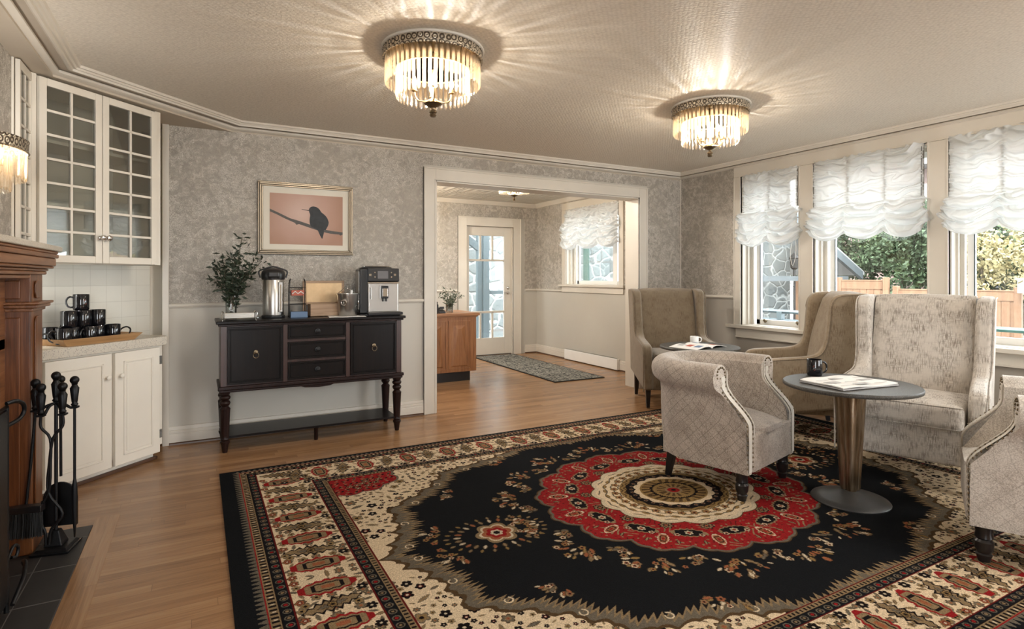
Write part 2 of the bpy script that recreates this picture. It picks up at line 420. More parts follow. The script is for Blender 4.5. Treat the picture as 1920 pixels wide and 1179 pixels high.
def m_column():
    m, nt, b = new_mat('brushed_bronze_column'); g = N(nt); p = g.pos('Object')
    n = g.noise(g.map(p, (40, 40, 2.2)), 1.0, 4, 0.6, 0.8)
    g.put(b.inputs['Base Color'], g.ramp(n, [(0.3, (0.10, 0.065, 0.035)), (0.52, (0.26, 0.19, 0.12)), (0.72, (0.42, 0.35, 0.27))]))
    b.inputs['Metallic'].default_value = 0.85; b.inputs['Roughness'].default_value = 0.3; return m
M['column'] = m_column()

def m_wing(name, base, streak, amt):
    """woven upholstery with a distressed crosshatch"""
    m, nt, b = new_mat(name); g = N(nt); p = g.pos('Object'); x, y, z = g.xyz(p)
    nx, ny, nz = g.xyz(g.pos('Normal')); sd = g.math('GREATER_THAN', g.math('ABSOLUTE', nx), 0.6); up = g.math('GREATER_THAN', g.math('ABSOLUTE', nz), 0.75)
    u = g.math('ADD', g.math('MULTIPLY', x, g.math('SUBTRACT', 1.0, sd)), g.math('MULTIPLY', y, sd)); v = g.math('ADD', z, g.math('MULTIPLY', y, up))
    a = g.noise(g.comb(g.math('MULTIPLY', u, 190.0), g.math('MULTIPLY', v, 22.0), 0.0), 1.0, 2, 0.6)
    c = g.noise(g.comb(g.math('MULTIPLY', u, 24.0), g.math('MULTIPLY', v, 190.0), 3.0), 1.0, 2, 0.6)
    lo = g.noise(g.comb(g.math('MULTIPLY', u, 11.0), g.math('MULTIPLY', v, 13.0), 1.0), 1.0, 2, 0.5)
    k = g.math('MAXIMUM', g.ramp(a, [(0.44, 0.0), (0.60, 1.0)]), g.math('MULTIPLY', g.ramp(c, [(0.50, 0.0), (0.62, 1.0)]), 0.7))
    k = g.math('MULTIPLY', g.math('MULTIPLY', k, g.ramp(lo, [(0.36, 0.12), (0.60, 1.0)])), amt)
    g.put(b.inputs['Base Color'], g.mix(k, base, streak))
    weave = g.noise(g.comb(g.math('MULTIPLY', u, 500.0), g.math('MULTIPLY', v, 500.0), 0.0), 1.0, 1)
    b.inputs['Roughness'].default_value = 0.85; b.inputs['Sheen Weight'].default_value = 0.25
    g.put(b.inputs['Normal'], g.bump(weave, 0.35, 0.002)); return m
M['wing_shaded'] = m_wing('shaded_distressed_upholstery', (0.20, 0.152, 0.098), (0.12, 0.082, 0.045), 0.85)  # one fabric for all wingbacks; colour darkened here for the dimmer corner
M['wing_half_lit'] = m_wing('half_lit_distressed_upholstery', (0.34, 0.27, 0.185), (0.19, 0.13, 0.075), 0.85)  # same fabric, colour set midway to imitate half light
M['wing_lit'] = m_wing('lit_distressed_upholstery', (0.56, 0.515, 0.455), (0.24, 0.205, 0.17), 1.0)  # same fabric, colour lightened to imitate brighter light

def m_tub(name, base, dark, lk=0.6):
    m, nt, b = new_mat(name); g = N(nt); uv = g.pos('UV'); x, y, z = g.xyz(uv); p = g.pos('Object')
    def ln(t): return g.math('LESS_THAN', g.math('ABSOLUTE', g.math('SUBTRACT', g.math('FRACT', g.math('DIVIDE', t, 0.062)), 0.5)), 0.028)
    q = g.math('MAXIMUM', ln(g.math('ADD', x, y)), ln(g.math('SUBTRACT', x, y)))
    n = g.noise(p, 190, 3, 0.75); n2 = g.noise(p, 12, 3)
    f = g.math('ADD', g.math('MULTIPLY', n, 0.8), g.math('MULTIPLY', n2, 0.25))
    c = g.ramp(f, [(0.40, dark), (0.62, base)])
    g.put(b.inputs['Base Color'], g.mix(g.math('MULTIPLY', q, lk), c, tuple(d * 0.45 for d in dark)))
    b.inputs['Roughness'].default_value = 0.8; b.inputs['Sheen Weight'].default_value = 0.35
    g.put(b.inputs['Normal'], g.bump(g.math('SUBTRACT', n, q), 0.4, 0.002)); return m
M['tub'] = m_tub('taupe_chenille', (0.56, 0.49, 0.415), (0.235, 0.185, 0.145))
M['tub_pale'] = m_tub('pale_silver_chenille', (0.70, 0.655, 0.59), (0.36, 0.315, 0.265), 0.3)

def m_sheer():
    m, nt, b = new_mat('sheer_white_fabric'); g = N(nt); nt.nodes.remove(b)
    d = g.node('ShaderNodeBsdfDiffuse'); d.inputs[0].default_value = (0.72, 0.73, 0.73, 1)
    t = g.node('ShaderNodeBsdfTranslucent'); t.inputs[0].default_value = (0.80, 0.81, 0.80, 1)
    tr = g.node('ShaderNodeBsdfTransparent'); tr.inputs[0].default_value = (0.9, 0.92, 0.92, 1)
    m1 = g.node('ShaderNodeMixShader'); m1.inputs[0].default_value = 0.24
    m2 = g.node('ShaderNodeMixShader'); m2.inputs[0].default_value = 0.05
    g.put(m1.inputs[1], d.outputs[0]); g.put(m1.inputs[2], t.outputs[0]); g.put(m2.inputs[1], m1.outputs[0]); g.put(m2.inputs[2], tr.outputs[0])
    nt.links.new(m2.outputs[0], nt.nodes['Material Output'].inputs[0]); return m
M['sheer'] = m_sheer()

def m_crystal():
    m, nt, b = new_mat('cut_crystal'); g = N(nt); nt.nodes.remove(b)
    tr = g.node('ShaderNodeBsdfTransparent'); tr.inputs[0].default_value = (1.0, 0.97, 0.92, 1)
    gl = g.node('ShaderNodeBsdfGlossy'); gl.inputs['Roughness'].default_value = 0.08; gl.inputs[0].default_value = (1, 0.97, 0.92, 1)
    tl = g.node('ShaderNodeBsdfTranslucent'); tl.inputs[0].default_value = (0.75, 0.56, 0.36, 1)
    a = g.node('ShaderNodeMixShader'); c = g.node('ShaderNodeMixShader')
    a.inputs[0].default_value = 0.10; g.put(a.inputs[1], tr.outputs[0]); g.put(a.inputs[2], tl.outputs[0])
    lw = g.node('ShaderNodeLayerWeight'); lw.inputs['Blend'].default_value = 0.45
    g.put(c.inputs[0], g.math('ADD', g.math('MULTIPLY', lw.outputs['Facing'], 0.5), 0.05)); g.put(c.inputs[1], a.outputs[0]); g.put(c.inputs[2], gl.outputs[0])
    nt.links.new(c.outputs[0], nt.nodes['Material Output'].inputs[0]); return m
M['crystal'] = m_crystal()

def emit(name, col, st):
    m, nt, b = new_mat(name); b.inputs['Emission Color'].default_value = c4(col); b.inputs['Emission Strength'].default_value = st
    b.inputs['Base Color'].default_value = c4(col); return m
def m_bulb():
    m, nt, b = new_mat('glowing_candle_bulb'); g = N(nt); nt.nodes.remove(b)
    tr = g.node('ShaderNodeBsdfTransparent'); em = g.node('ShaderNodeEmission'); em.inputs[0].default_value = (1.0, 0.82, 0.58, 1); em.inputs[1].default_value = 5
    mx = g.node('ShaderNodeMixShader'); mx.inputs[0].default_value = 0.35; g.put(mx.inputs[1], tr.outputs[0]); g.put(mx.inputs[2], em.outputs[0])
    nt.links.new(mx.outputs[0], nt.nodes['Material Output'].inputs[0]); return m
M['bulb'] = m_bulb()

def m_filigree():
    m, nt, b = new_mat('filigree_bronze_band'); g = N(nt); p = g.pos('Object'); x, y, z = g.xyz(p)
    ang = g.math('MULTIPLY', g.math('ARCTAN2', y, x), 0.26)
    d = g.voro(g.comb(g.math('MULTIPLY', ang, 1.0), g.math('MULTIPLY', z, 1.0), 0.0), 30, 'F1', 0.25)
    k = g.math('PINGPONG', g.math('MULTIPLY', d, 2.6), 0.5)
    g.put(b.inputs['Base Color'], g.ramp(k, [(0.15, (0.09, 0.07, 0.05)), (0.40, (0.62, 0.54, 0.42))]))
    b.inputs['Metallic'].default_value = 0.6; b.inputs['Roughness'].default_value = 0.4
    g.put(b.inputs['Normal'], g.bump(k, 0.8, 0.004)); return m
M['filigree'] = m_filigree()

def m_stone(k=1.0, sc_=2.4):
    m, nt, b = new_mat('grey_fieldstone'); g = N(nt); p = g.pos('World')
    q = g.map(p, (1, 1, 1.35)); w = g.noise(q, 2.5, 2); qq = g.node('ShaderNodeVectorMath', operation='ADD'); g.put(qq.inputs[0], q)
    wn = g.node('ShaderNodeTexNoise'); g.put(wn.inputs['Vector'], q); wn.inputs['Scale'].default_value = 2.2
    sc = g.node('ShaderNodeVectorMath', operation='SCALE'); g.put(sc.inputs[0], wn.outputs['Color']); sc.inputs['Scale'].default_value = 0.22
    g.put(qq.inputs[1], sc.outputs[0])
    e = g.voro(qq.outputs[0], sc_, 'DISTANCE_TO_EDGE'); cc = g.voro(qq.outputs[0], sc_, 'F1', 1.0, 1)
    r, gg, bb = g.xyz(cc); n = g.noise(p, 14, 4)
    st = g.mix(r, (0.045 * k, 0.052 * k, 0.054 * k), (0.10 * k, 0.11 * k, 0.11 * k)); st = g.mix(n, st, (0.075 * k, 0.085 * k, 0.085 * k))
    mo = g.ramp(e, [(0.02, 1.0), (0.05, 0.0)])
    g.put(b.inputs['Base Color'], g.mix(mo, st, (0.19 * k, 0.20 * k, 0.195 * k))); b.inputs['Roughness'].default_value = 0.85
    g.put(b.inputs['Normal'], g.bump(g.math('ADD', g.ramp(e, [(0.0, 0.0), (0.1, 1.0)]), g.math('MULTIPLY', n, 0.5)), 0.5, 0.04)); return m
M['stone'] = m_stone(.8); M['stone_lit'] = m_stone(2.3, 3.0)  # same fieldstone; the second copy is lightened in colour for missing daylight
M['brick'] = mat('pinkish_brick', (0.128, 0.086, 0.076), 0.9, var=0.15, vscale=3)
M['ground'] = mat('pale_concrete', (0.147, 0.147, 0.14), 0.85, var=0.15, vscale=2)
M['blue_grey'] = mat('blue_grey_paint', (0.0585, 0.081, 0.0922), 0.6)
M['green_paint'] = mat('teal_green_paint', (0.025, 0.085, 0.07), 0.5)
M['roof'] = mat('slate_blue_roof', (0.042, 0.0525, 0.0595), 0.6, var=0.2)
M['leaf_out'] = mat('outdoor_green_foliage', (0.04, 0.062, 0.02), 0.8, var=0.5, vscale=1.2)
M['leaf_dark'] = mat('outdoor_dark_foliage', (0.0248, 0.045, 0.0158), 0.8, var=0.5, vscale=1.2)
M['leaf_yellow'] = mat('outdoor_yellow_foliage', (0.19, 0.16, 0.075), 0.8, var=0.4, vscale=2)
M['car'] = mat('silver_car_paint', (0.18, 0.192, 0.22), 0.25, metal=0.5)
M['car_blue'] = mat('dark_blue_car_glass', (0.04, 0.05, 0.10), 0.1)
M['white_out'] = mat('white_outdoor_paint', (0.17, 0.17, 0.17), 0.5)
M['tape'] = mat('shade_lining_tape', (0.30, 0.28, 0.25), 0.9)
M['rubber'] = mat('black_rubber', (0.02, 0.02, 0.02), 0.8)
# ------------------------------------------------------------------ room shell
CZ = 2.385                                   # ceiling height
XR, YB, XL, YF = 4.85, 4.84, -0.82, -2.0     # right wall, back wall, left wall, wall behind the camera
YD, XW = 7.95, 4.80                          # far room: door wall, window wall
D45 = math.sqrt(0.5)

def wall_boxes(b, plane, w0, w1, lo, hi, z0, z1, holes):
    """wall slab between w0..w1 (thickness), running lo..hi, with rectangular holes (a0,a1,z0,z1)"""
    xs = sorted(q for q in {lo, hi} | {h[0] for h in holes} | {h[1] for h in holes} if lo <= q <= hi)
    zs = sorted(q for q in {z0, z1} | {h[2] for h in holes} | {h[3] for h in holes} if z0 <= q <= z1)
    for i in range(len(xs) - 1):
        for j in range(len(zs) - 1):
            xm, zm = (xs[i] + xs[i + 1]) / 2, (zs[j] + zs[j + 1]) / 2
            if any(h[0] < xm < h[1] and h[2] < zm < h[3] for h in holes): continue
            if plane == 'y': b.box(xs[i], w0, zs[j], xs[i + 1], w1, zs[j + 1])
            else: b.box(w0, xs[i], zs[j], w1, xs[i + 1], zs[j + 1])
    return b
# floor
struct(MB().box(-1.6, YF, -0.1, 5.05, 8.1, 0).build('floor', M['floor']))
struct(MB().box(-0.455, 1.5, -0.01, -0.355, 3.55, 0.002).build('trim_1', M['floor_y']), 'oak border strip edging the slate hearth')
# ceilings
struct(MB().prism([(-1.6, YF), (5.05, YF), (5.05, YB + .1), (0.235, YB + .1), (0.228, YB), (-0.705, 3.963), (-0.705, 3.96), (-1.6, 3.96)], CZ, CZ + .1, 'z').build('ceiling', M['ceiling']))
struct(MB().box(1.0, YB + .1, CZ, 5.05, 8.1, CZ + .1).build('ceiling_far', M['tin']), 'pressed tin ceiling of the entrance room')
struct(MB().prism([(-1.6, 3.96), (-.705, 3.96), (.228, YB), (.228, 5.3), (-1.6, 5.3)], 2.32, 2.48, 'z').prism([(-1.0, YF), (-.705, YF), (-.705, 3.96), (-1.0, 3.96)], 2.32, 2.48, 'z').build('ceiling_alcove', M['soffit']), 'painted soffit over the corner cabinets')
# right wall: dado below, wallpaper only in the far corner strip, painted window band
holes = [(a, b, .735, 2.235) for a, b in WIN]
rw = wall_boxes(MB(), 'x', XR, XR + .25, YF, YB + .2, 0, CZ, holes)
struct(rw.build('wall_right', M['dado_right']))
struct(MB().box(XR - .004, 4.08, 1.02, XR + .01, YB, 2.33).build('wallpaper_right', M['wallpaper']), 'silver wallpaper strip in the far right corner')
# back wall with the wide opening
ox0, ox1, oz1 = 1.86, 4.223, 2.085
struct(wall_boxes(MB(), 'y', YB, 5.036, -0.2, XR + .2, 0, CZ, [(ox0, ox1, -1, oz1)]).build('wall_back', M['dado']))
wp = wall_boxes(MB(), 'y', YB - .004, YB + .01, -0.19, XR, 1.02, 2.32, [(1.75, 4.355, -1, 2.22)])
struct(wp.build('wallpaper_back', M['wallpaper']), 'silver scroll wallpaper above the chair rail')
# left wall and wall behind the camera
struct(MB().box(XL - .2, YF, 0, XL, 3.96, 2.33).build('wall_left', M['wallpaper']))
struct(wall_boxes(MB(), 'y', YF - .2, YF, -1.2, XR + .25, 0, CZ, [(a, b, .3, 2.2) for a, b in ADDED_WIN]).build('wall_front', M['dado']))
# corner alcove walls (behind the cabinets)
al = MB().prism([(-.20, 5.01), (-1.25, 3.96), (-1.40, 4.11), (-.20, 5.31)], 0, 2.33, 'z')
struct(al.build('wall_alcove', M['backsplash_w'] if 'backsplash_w' in M else M['cabinet']))
struct(MB().box(-.225, 4.86, 0, -.2, 5.2, 2.32).build('wall_alcove_side', M['cabinet']))
# far room walls
fd = (3.555, 4.36, -1, 2.0)
struct(wall_boxes(MB(), 'y', YD, YD + .15, 1.0, XW + .25, 0, CZ, [fd]).build('wall_far', M['dado_far']))
struct(wall_boxes(MB(), 'y', YD - .004, YD + .01, 1.5, XW, 1.02, 2.33, [(3.415, 4.575, -1, 2.14)]).build('wallpaper_far', M['wallpaper']))
fw = (5.86, 7.10, 1.11, 2.21)
struct(wall_boxes(MB(), 'x', XW, XW + .25, 5.036, YD + .15, 0, CZ, [fw]).build('wall_far_right', M['dado_far']))
struct(wall_boxes(MB(), 'x', XW - .004, XW + .01, 5.04, YD, 1.02, 2.33, [(5.77, 7.19, .9, 2.31)]).build('wallpaper_far_right', M['wallpaper']))
struct(wall_boxes(MB(), 'x', 1.3, 1.5, 5.036, YD, 0, CZ, []).build('wall_far_left', M['dado_far']))

# ---- mouldings
def sweep(b, path, prof, closed=False):
    """prof: (inward offset n, z) loop; path: xy points; inward = right-hand side of travel"""
    n = len(path); P = [Vector(p) for p in path]; rings = []
    for i in range(n):
        d1 = (P[i] - P[i - 1]).normalized() if i > 0 else None
        d2 = (P[i + 1] - P[i]).normalized() if i < n - 1 else None
        if d1 is None: d1 = d2
        if d2 is None: d2 = d1
        n1 = Vector((d1.y, -d1.x)); n2 = Vector((d2.y, -d2.x)); mm = (n1 + n2).normalized(); k = 1 / max(.3, mm.dot(n1))
        rings.append([(P[i].x + mm.x * k * q[0], P[i].y + mm.y * k * q[0], q[1]) for q in prof])
    m = len(prof); vs = [v for r in rings for v in r]; fs = []
    for i in range(n - 1):
        for j in range(m): fs.append((i * m + j, i * m + (j + 1) % m, (i + 1) * m + (j + 1) % m, (i + 1) * m + j))
    fs += [tuple(range(m)), tuple((n - 1) * m + j for j in range(m))[::-1]]
    return b.add(vs, fs)
crown_path = [(-.705, YF), (-.705, 3.963), (.228, YB), (XR, YB), (XR, YF)]
bead = [(0, 2.330), (.016, 2.332), (.032, 2.343), (.030, 2.358), (.018, 2.366), (0, 2.366)]
topm = [(.072, CZ), (.074, 2.358), (.084, 2.352), (.096, 2.352), (.100, 2.364), (.112, 2.362), (.118, 2.372), (.130, 2.372), (.136, CZ)]
struct(sweep(MB(), crown_path, bead).build('trim_2', M['trim'], smooth=30), 'lower bead of the crown moulding')
struct(sweep(MB(), crown_path, topm).build('trim_3', M['trim'], smooth=30), 'stepped ceiling moulding')
struct(sweep(MB(), crown_path, [(-.01, 2.318), (.003, 2.318), (.003, 2.342), (.02, 2.365), (.085, CZ + .002), (-.01, CZ + .002)]).build('trim_4', M['soffit'], smooth=30), 'plain cove between the mouldings')
# far room crown
struct(sweep(MB(), [(1.5, YD), (XW, YD), (XW, 5.04)], [(0, 2.325), (.02, 2.33), (.03, 2.345), (.07, 2.375), (.075, CZ), (0, CZ)]).build('trim_5', M['trim'], smooth=30), 'crown moulding of the entrance room')
# baseboards: three-step profile and dark shoe
BP = [(0, .018), (.018, .018), (.018, .075), (.015, .080), (.018, .084), (.018, .098), (.013, .103), (.016, .108), (.014, .132), (0, .135)]
SH = [(0, 0), (.024, 0), (.022, .010), (.012, .019), (0, .019)]
def base(name, path):
    struct(sweep(MB(), path, BP).build(name, M['trim'], smooth=30))
    struct(sweep(MB(), path, SH).build(name.replace('baseboard', 'shoe_trim'), M['brown_shoe'], smooth=30))
base('baseboard_back_1', [(-.19, YB), (1.745, YB)])
base('baseboard_back_2', [(4.365, YB), (XR, YB), (XR, YF)])
base('baseboard_far_1', [(1.5, YD), (3.41, YD)])
base('baseboard_far_2', [(4.58, YD), (XW, YD), (XW, 5.04)])
# chair rail
CR = [(0, 1.0), (.010, 1.002), (.012, 1.008), (.024, 1.012), (.028, 1.022), (.020, 1.034), (0, 1.038)]
CR = [(a, z - .01) for a, z in CR]
i = 6
for path in ([(-.19, YB), (1.745, YB)], [(4.365, YB), (XR, YB), (XR, 4.085)], [(1.5, YD), (3.41, YD)], [(4.58, YD), (XW, YD), (XW, 7.19)]):
    struct(sweep(MB(), path, CR).build('trim_%d' % i, M['trim'], smooth=30), 'chair rail between wallpaper and painted wall'); i += 1
# opening casing (flat board with raised outer bead)
def casing(name, plane, w, a0, a1, z0, z1, cw, th=.02, sgn=-1, bottom=False, mt='trim'):
    """frame around a0..a1 x z0..z1 of width cw; standing off plane w by th towards sgn"""
    b = MB()
    def bx(p0, q0, p1, q1, t):
        if plane == 'y': b.box(p0, w, q0, p1, w + sgn * t, q1)
        else: b.box(w, p0, q0, w + sgn * t, p1, q1)
    for (p0, q0, p1, q1) in ((a0 - cw, z0, a0, z1 + cw), (a1, z0, a1 + cw, z1 + cw), (a0, z1, a1, z1 + cw)):
        bx(p0, q0, p1, q1, th)
    e = .014
    bx(a0 - cw, z0, a0 - cw + e, z1 + cw, th + .008); bx(a1 + cw - e, z0, a1 + cw, z1 + cw, th + .008); bx(a0 - cw + e, z1 + cw - e, a1 + cw - e, z1 + cw, th + .008)
    bx(a0 - .012, z0, a0, z1, th + .004); bx(a1, z0, a1 + .012, z1, th + .004); bx(a0 - .012, z1, a1 + .012, z1 + .012, th + .004)
    if bottom: bx(a0 - cw, z0 - cw, a1 + cw, z0, th)
    return struct(b.build(name, M[mt], bevel=.002, bseg=1))
casing('trim_10', 'y', YB, ox0, ox1, 0, oz1, .113)['label'] = 'wide cased opening to the entrance room'
jb = MB().box(ox0, YB - .01, 0, ox0 + .012, 5.045, oz1).box(ox1 - .012, YB - .01, 0, ox1, 5.045, oz1).box(ox0, YB - .01, oz1 - .012, ox1, 5.045, oz1)
struct(jb.build('trim_11', M['trim']), 'jamb lining of the cased opening')
casing('trim_12', 'y', 5.036, ox0, ox1, 0, oz1, .113, sgn=1)
struct(MB().box(-.232, YB - .024, 0, -.19, 4.90, 2.33).build('trim_13', M['trim'], bevel=.003), 'narrow post trim at the end of the back wall')
struct(MB().box(XR - .012, YB - .012, .99, XR, YB, 2.34).build('trim_14', M['trim']), 'thin corner bead')
# ---- right wall windows
def sash_window(idx, a0, a1, z0, z1, X, casement=False, knobs=True):
    """window unit recessed in a wall on the +x side; X = inner wall face"""
    b = MB(); d = .21
    # stepped jamb liner
    b.box(X, a0 - .001, z0 - .005, X + d, a0 + .012, z1).box(X, a1 - .012, z0 - .005, X + d, a1 + .001, z1).box(X, a0, z1 - .012, X + d, a1, z1 + .001)
    b.box(X + .06, a0, z0, X + .075, a0 + .028, z1).box(X + .06, a1 - .028, z0, X + .075, a1, z1)
    b.box(X + .12, a0, z0, X + .135, a0 + .040, z1).box(X + .12, a1 - .040, z0, X + .135, a1, z1).box(X + .12, a0, z1 - .04, X + .135, a1, z1)
    b.box(X, a0, z0 - .02, X + d + .02, a1, z0 + .004)
    o = struct(b.build('window_%d' % idx, M['trim']))
    s = MB(); xs = X + .175; s0, s1, t0, t1 = a0 + .035, a1 - .035, z0 + .004, z1 - .03
    s.box(xs, s0, t0, xs + .035, s0 + .045, t1).box(xs, s1 - .045, t0, xs + .035, s1, t1).box(xs, s0, t0, xs + .035, s1, t0 + .05).box(xs, s0, t1 - .045, xs + .035, s1, t1)
    if casement:
        mid = casement
        s.box(xs - .012, mid - .045, t0, xs + .035, mid + .045, t1)
    sh = s.build('window_frame', M['white'] if True else M['trim'], o, bevel=.003)
    MB().box(xs + .015, s0 + .04, t0 + .045, xs + .020, s1 - .04, t1 - .04).build('window_pane', M['glass'], o)
    MB().box(xs - .004, s0 + .045, t0 + .05, xs + .001, s0 + .051, t1 - .045).box(xs - .004, s1 - .051, t0 + .05, xs + .001, s1 - .045, t1 - .045).build('window_gasket', M['blue_grey'], o)
    return o
for k, (a0, a1) in enumerate(WIN):
    o = sash_window(k + 1, a0, a1, .735, 2.235, XR)
    if k == 0:
        for yy in (3.83, 3.47):
            kb = MB().lathe([(.016, 0), (.018, .008), (.010, .016), (.014, .030), (.002, .036)], n=12)
            kb.xform(Matrix.Translation((XR + .150, yy, .772)) @ Matrix.Rotation(R(-60), 4, 'Y'))
            kb.build('sash_lift', M['bronze'], o, smooth=40)
# posts and head casing around the row of windows
b = MB(); th = .02
ys = [4.08] + [v for a, c in WIN for v in (c, a)] + [.15]
for q0, q1 in [(3.994, 4.08), (3.211, 3.352), (2.154, 2.293), (1.08, 1.20), (.16, .25)]:
    b.box(XR - th, q0, .735, XR, q1, 2.235)
    b.box(XR - th - .006, q0 - .0, .735, XR, q0 + .012, 2.235).box(XR - th - .006, q1 - .012, .735, XR, q1, 2.235)
b.box(XR - th, .16, 2.235, XR, 4.08, 2.345).box(XR - th - .006, .16, 2.235, XR, 3.994, 2.247)
struct(b.build('trim_15', M['trim'], bevel=.002, bseg=1), 'casing boards around the row of windows')
struct(MB().box(XR - .062, .10, .700, XR + .04, 4.155, .735).build('trim_16', M['trim'], bevel=.006), 'long window sill')
struct(MB().box(XR - .022, .14, .620, XR, 4.055, .700).box(XR - .028, .14, .606, XR, 4.055, .622).build('trim_17', M['trim'], bevel=.003), 'apron board under the window sill')
# far room window
sash_window(5, fw[0], fw[1], fw[2], fw[3], XW, casement=6.16)
struct(MB().box(XW - .02, 5.77, fw[2], XW, 5.86, fw[3]).box(XW - .02, 7.10, fw[2], XW, 7.19, fw[3]).box(XW - .02, 5.77, fw[3], XW, 7.19, 2.31).box(XW - .05, 5.74, 1.078, XW + .04, 7.24, 1.11).box(XW - .02, 5.77, .995, XW, 7.19, 1.078).build('trim_18', M['trim'], bevel=.003), 'window casing, sill and apron in the entrance room')
# ---- glazed door in the far room
casing('trim_19', 'y', YD, 3.555, 4.36, 0, 2.0, .14)['label'] = 'casing of the glazed entrance door'
struct(MB().box(3.52, YD, 0, 3.556, YD + .15, 2.0).box(4.359, YD, 0, 4.40, YD + .15, 2.0).box(3.52, YD, 1.999, 4.40, YD + .15, 2.03).build('trim_20', M['trim']), 'door jamb')
dr = MB(); y0, y1 = YD + .055, YD + .095; gx0, gx1 = 3.628, 4.235
for bx in ((3.558, .01, gx0, 1.998), (gx1, .01, 4.357, 1.998), (gx0, .01, gx1, .27), (gx0, 1.86, gx1, 1.998)): dr.box(bx[0], y0, bx[1], bx[2], y1, bx[3])
for xx in (3.822, 4.030):
    dr.box(xx - .014, y0, .27, xx + .014, y1, .672).box(xx - .014, y0, 1.478, xx + .014, y1, 1.86)
dr.box(gx0, y0, .655, gx1, y1, .690).box(gx0, y0, 1.462, gx1, y1, 1.494)
door = struct(dr.build('door_1', M['trim'], bevel=.003))
MB().box(gx0, YD + .072, .27, gx1, YD + .078, 1.86).build('door_glass', M['glass'], door)
MB().box(3.556, y0 - .01, 0.004, 4.36, y1, .012).build('door_sweep', M['black_plastic'], door)
hb = MB(); T = Matrix.Translation((4.300, y0, .972)) @ Matrix.Rotation(R(90), 4, 'X')
hb.lathe([(.030, 0), (.030, .006), (.022, .012), (.010, .016), (.010, .045), (.002, .047)], n=20).xform(T)
hb.tube([(4.300, y0 - .042, .972), (4.26, y0 - .048, .974), (4.20, y0 - .046, .972)], .008)
hb.build('door_handle', M['chrome'], door, smooth=40)
MB().lathe([(.026, 0), (.026, .006), (.016, .014), (.002, .016)], n=20).xform(Matrix.Translation((4.300, y0, 1.045)) @ Matrix.Rotation(R(90), 4, 'X')).build('deadbolt', M['chrome'], door, smooth=40)
# electric wall heater in the far room
h = thing('baseboard_heater', 'white electric heater panel low on the entrance room wall', 'heater', (XW, 6.46, 0))
MB().box(-.055, -.61, .012, -.012, .61, .155).build('heater_case', M['white'], h, bevel=.006)
MB().box(-.045, -.60, .155, -.02, .60, .160).build('heater_grille', M['steel'], h)
# ------------------------------------------------------------------ wingback chairs (front faces local -y)
def spline(pts, n=10):
    """open Catmull-Rom through 2D/3D points"""
    P = [Vector(p) for p in pts]; P = [2 * P[0] - P[1]] + P + [2 * P[-1] - P[-2]]; out = []
    for i in range(1, len(P) - 2):
        for k in range(n):
            t = k / n
            out.append(0.5 * ((2 * P[i]) + (-P[i - 1] + P[i + 1]) * t + (2 * P[i - 1] - 5 * P[i] + 4 * P[i + 1] - P[i + 2]) * t * t + (-P[i - 1] + 3 * P[i] - 3 * P[i + 1] + P[i + 2]) * t ** 3))
    out.append(P[-2]); return [tuple(v) for v in out]

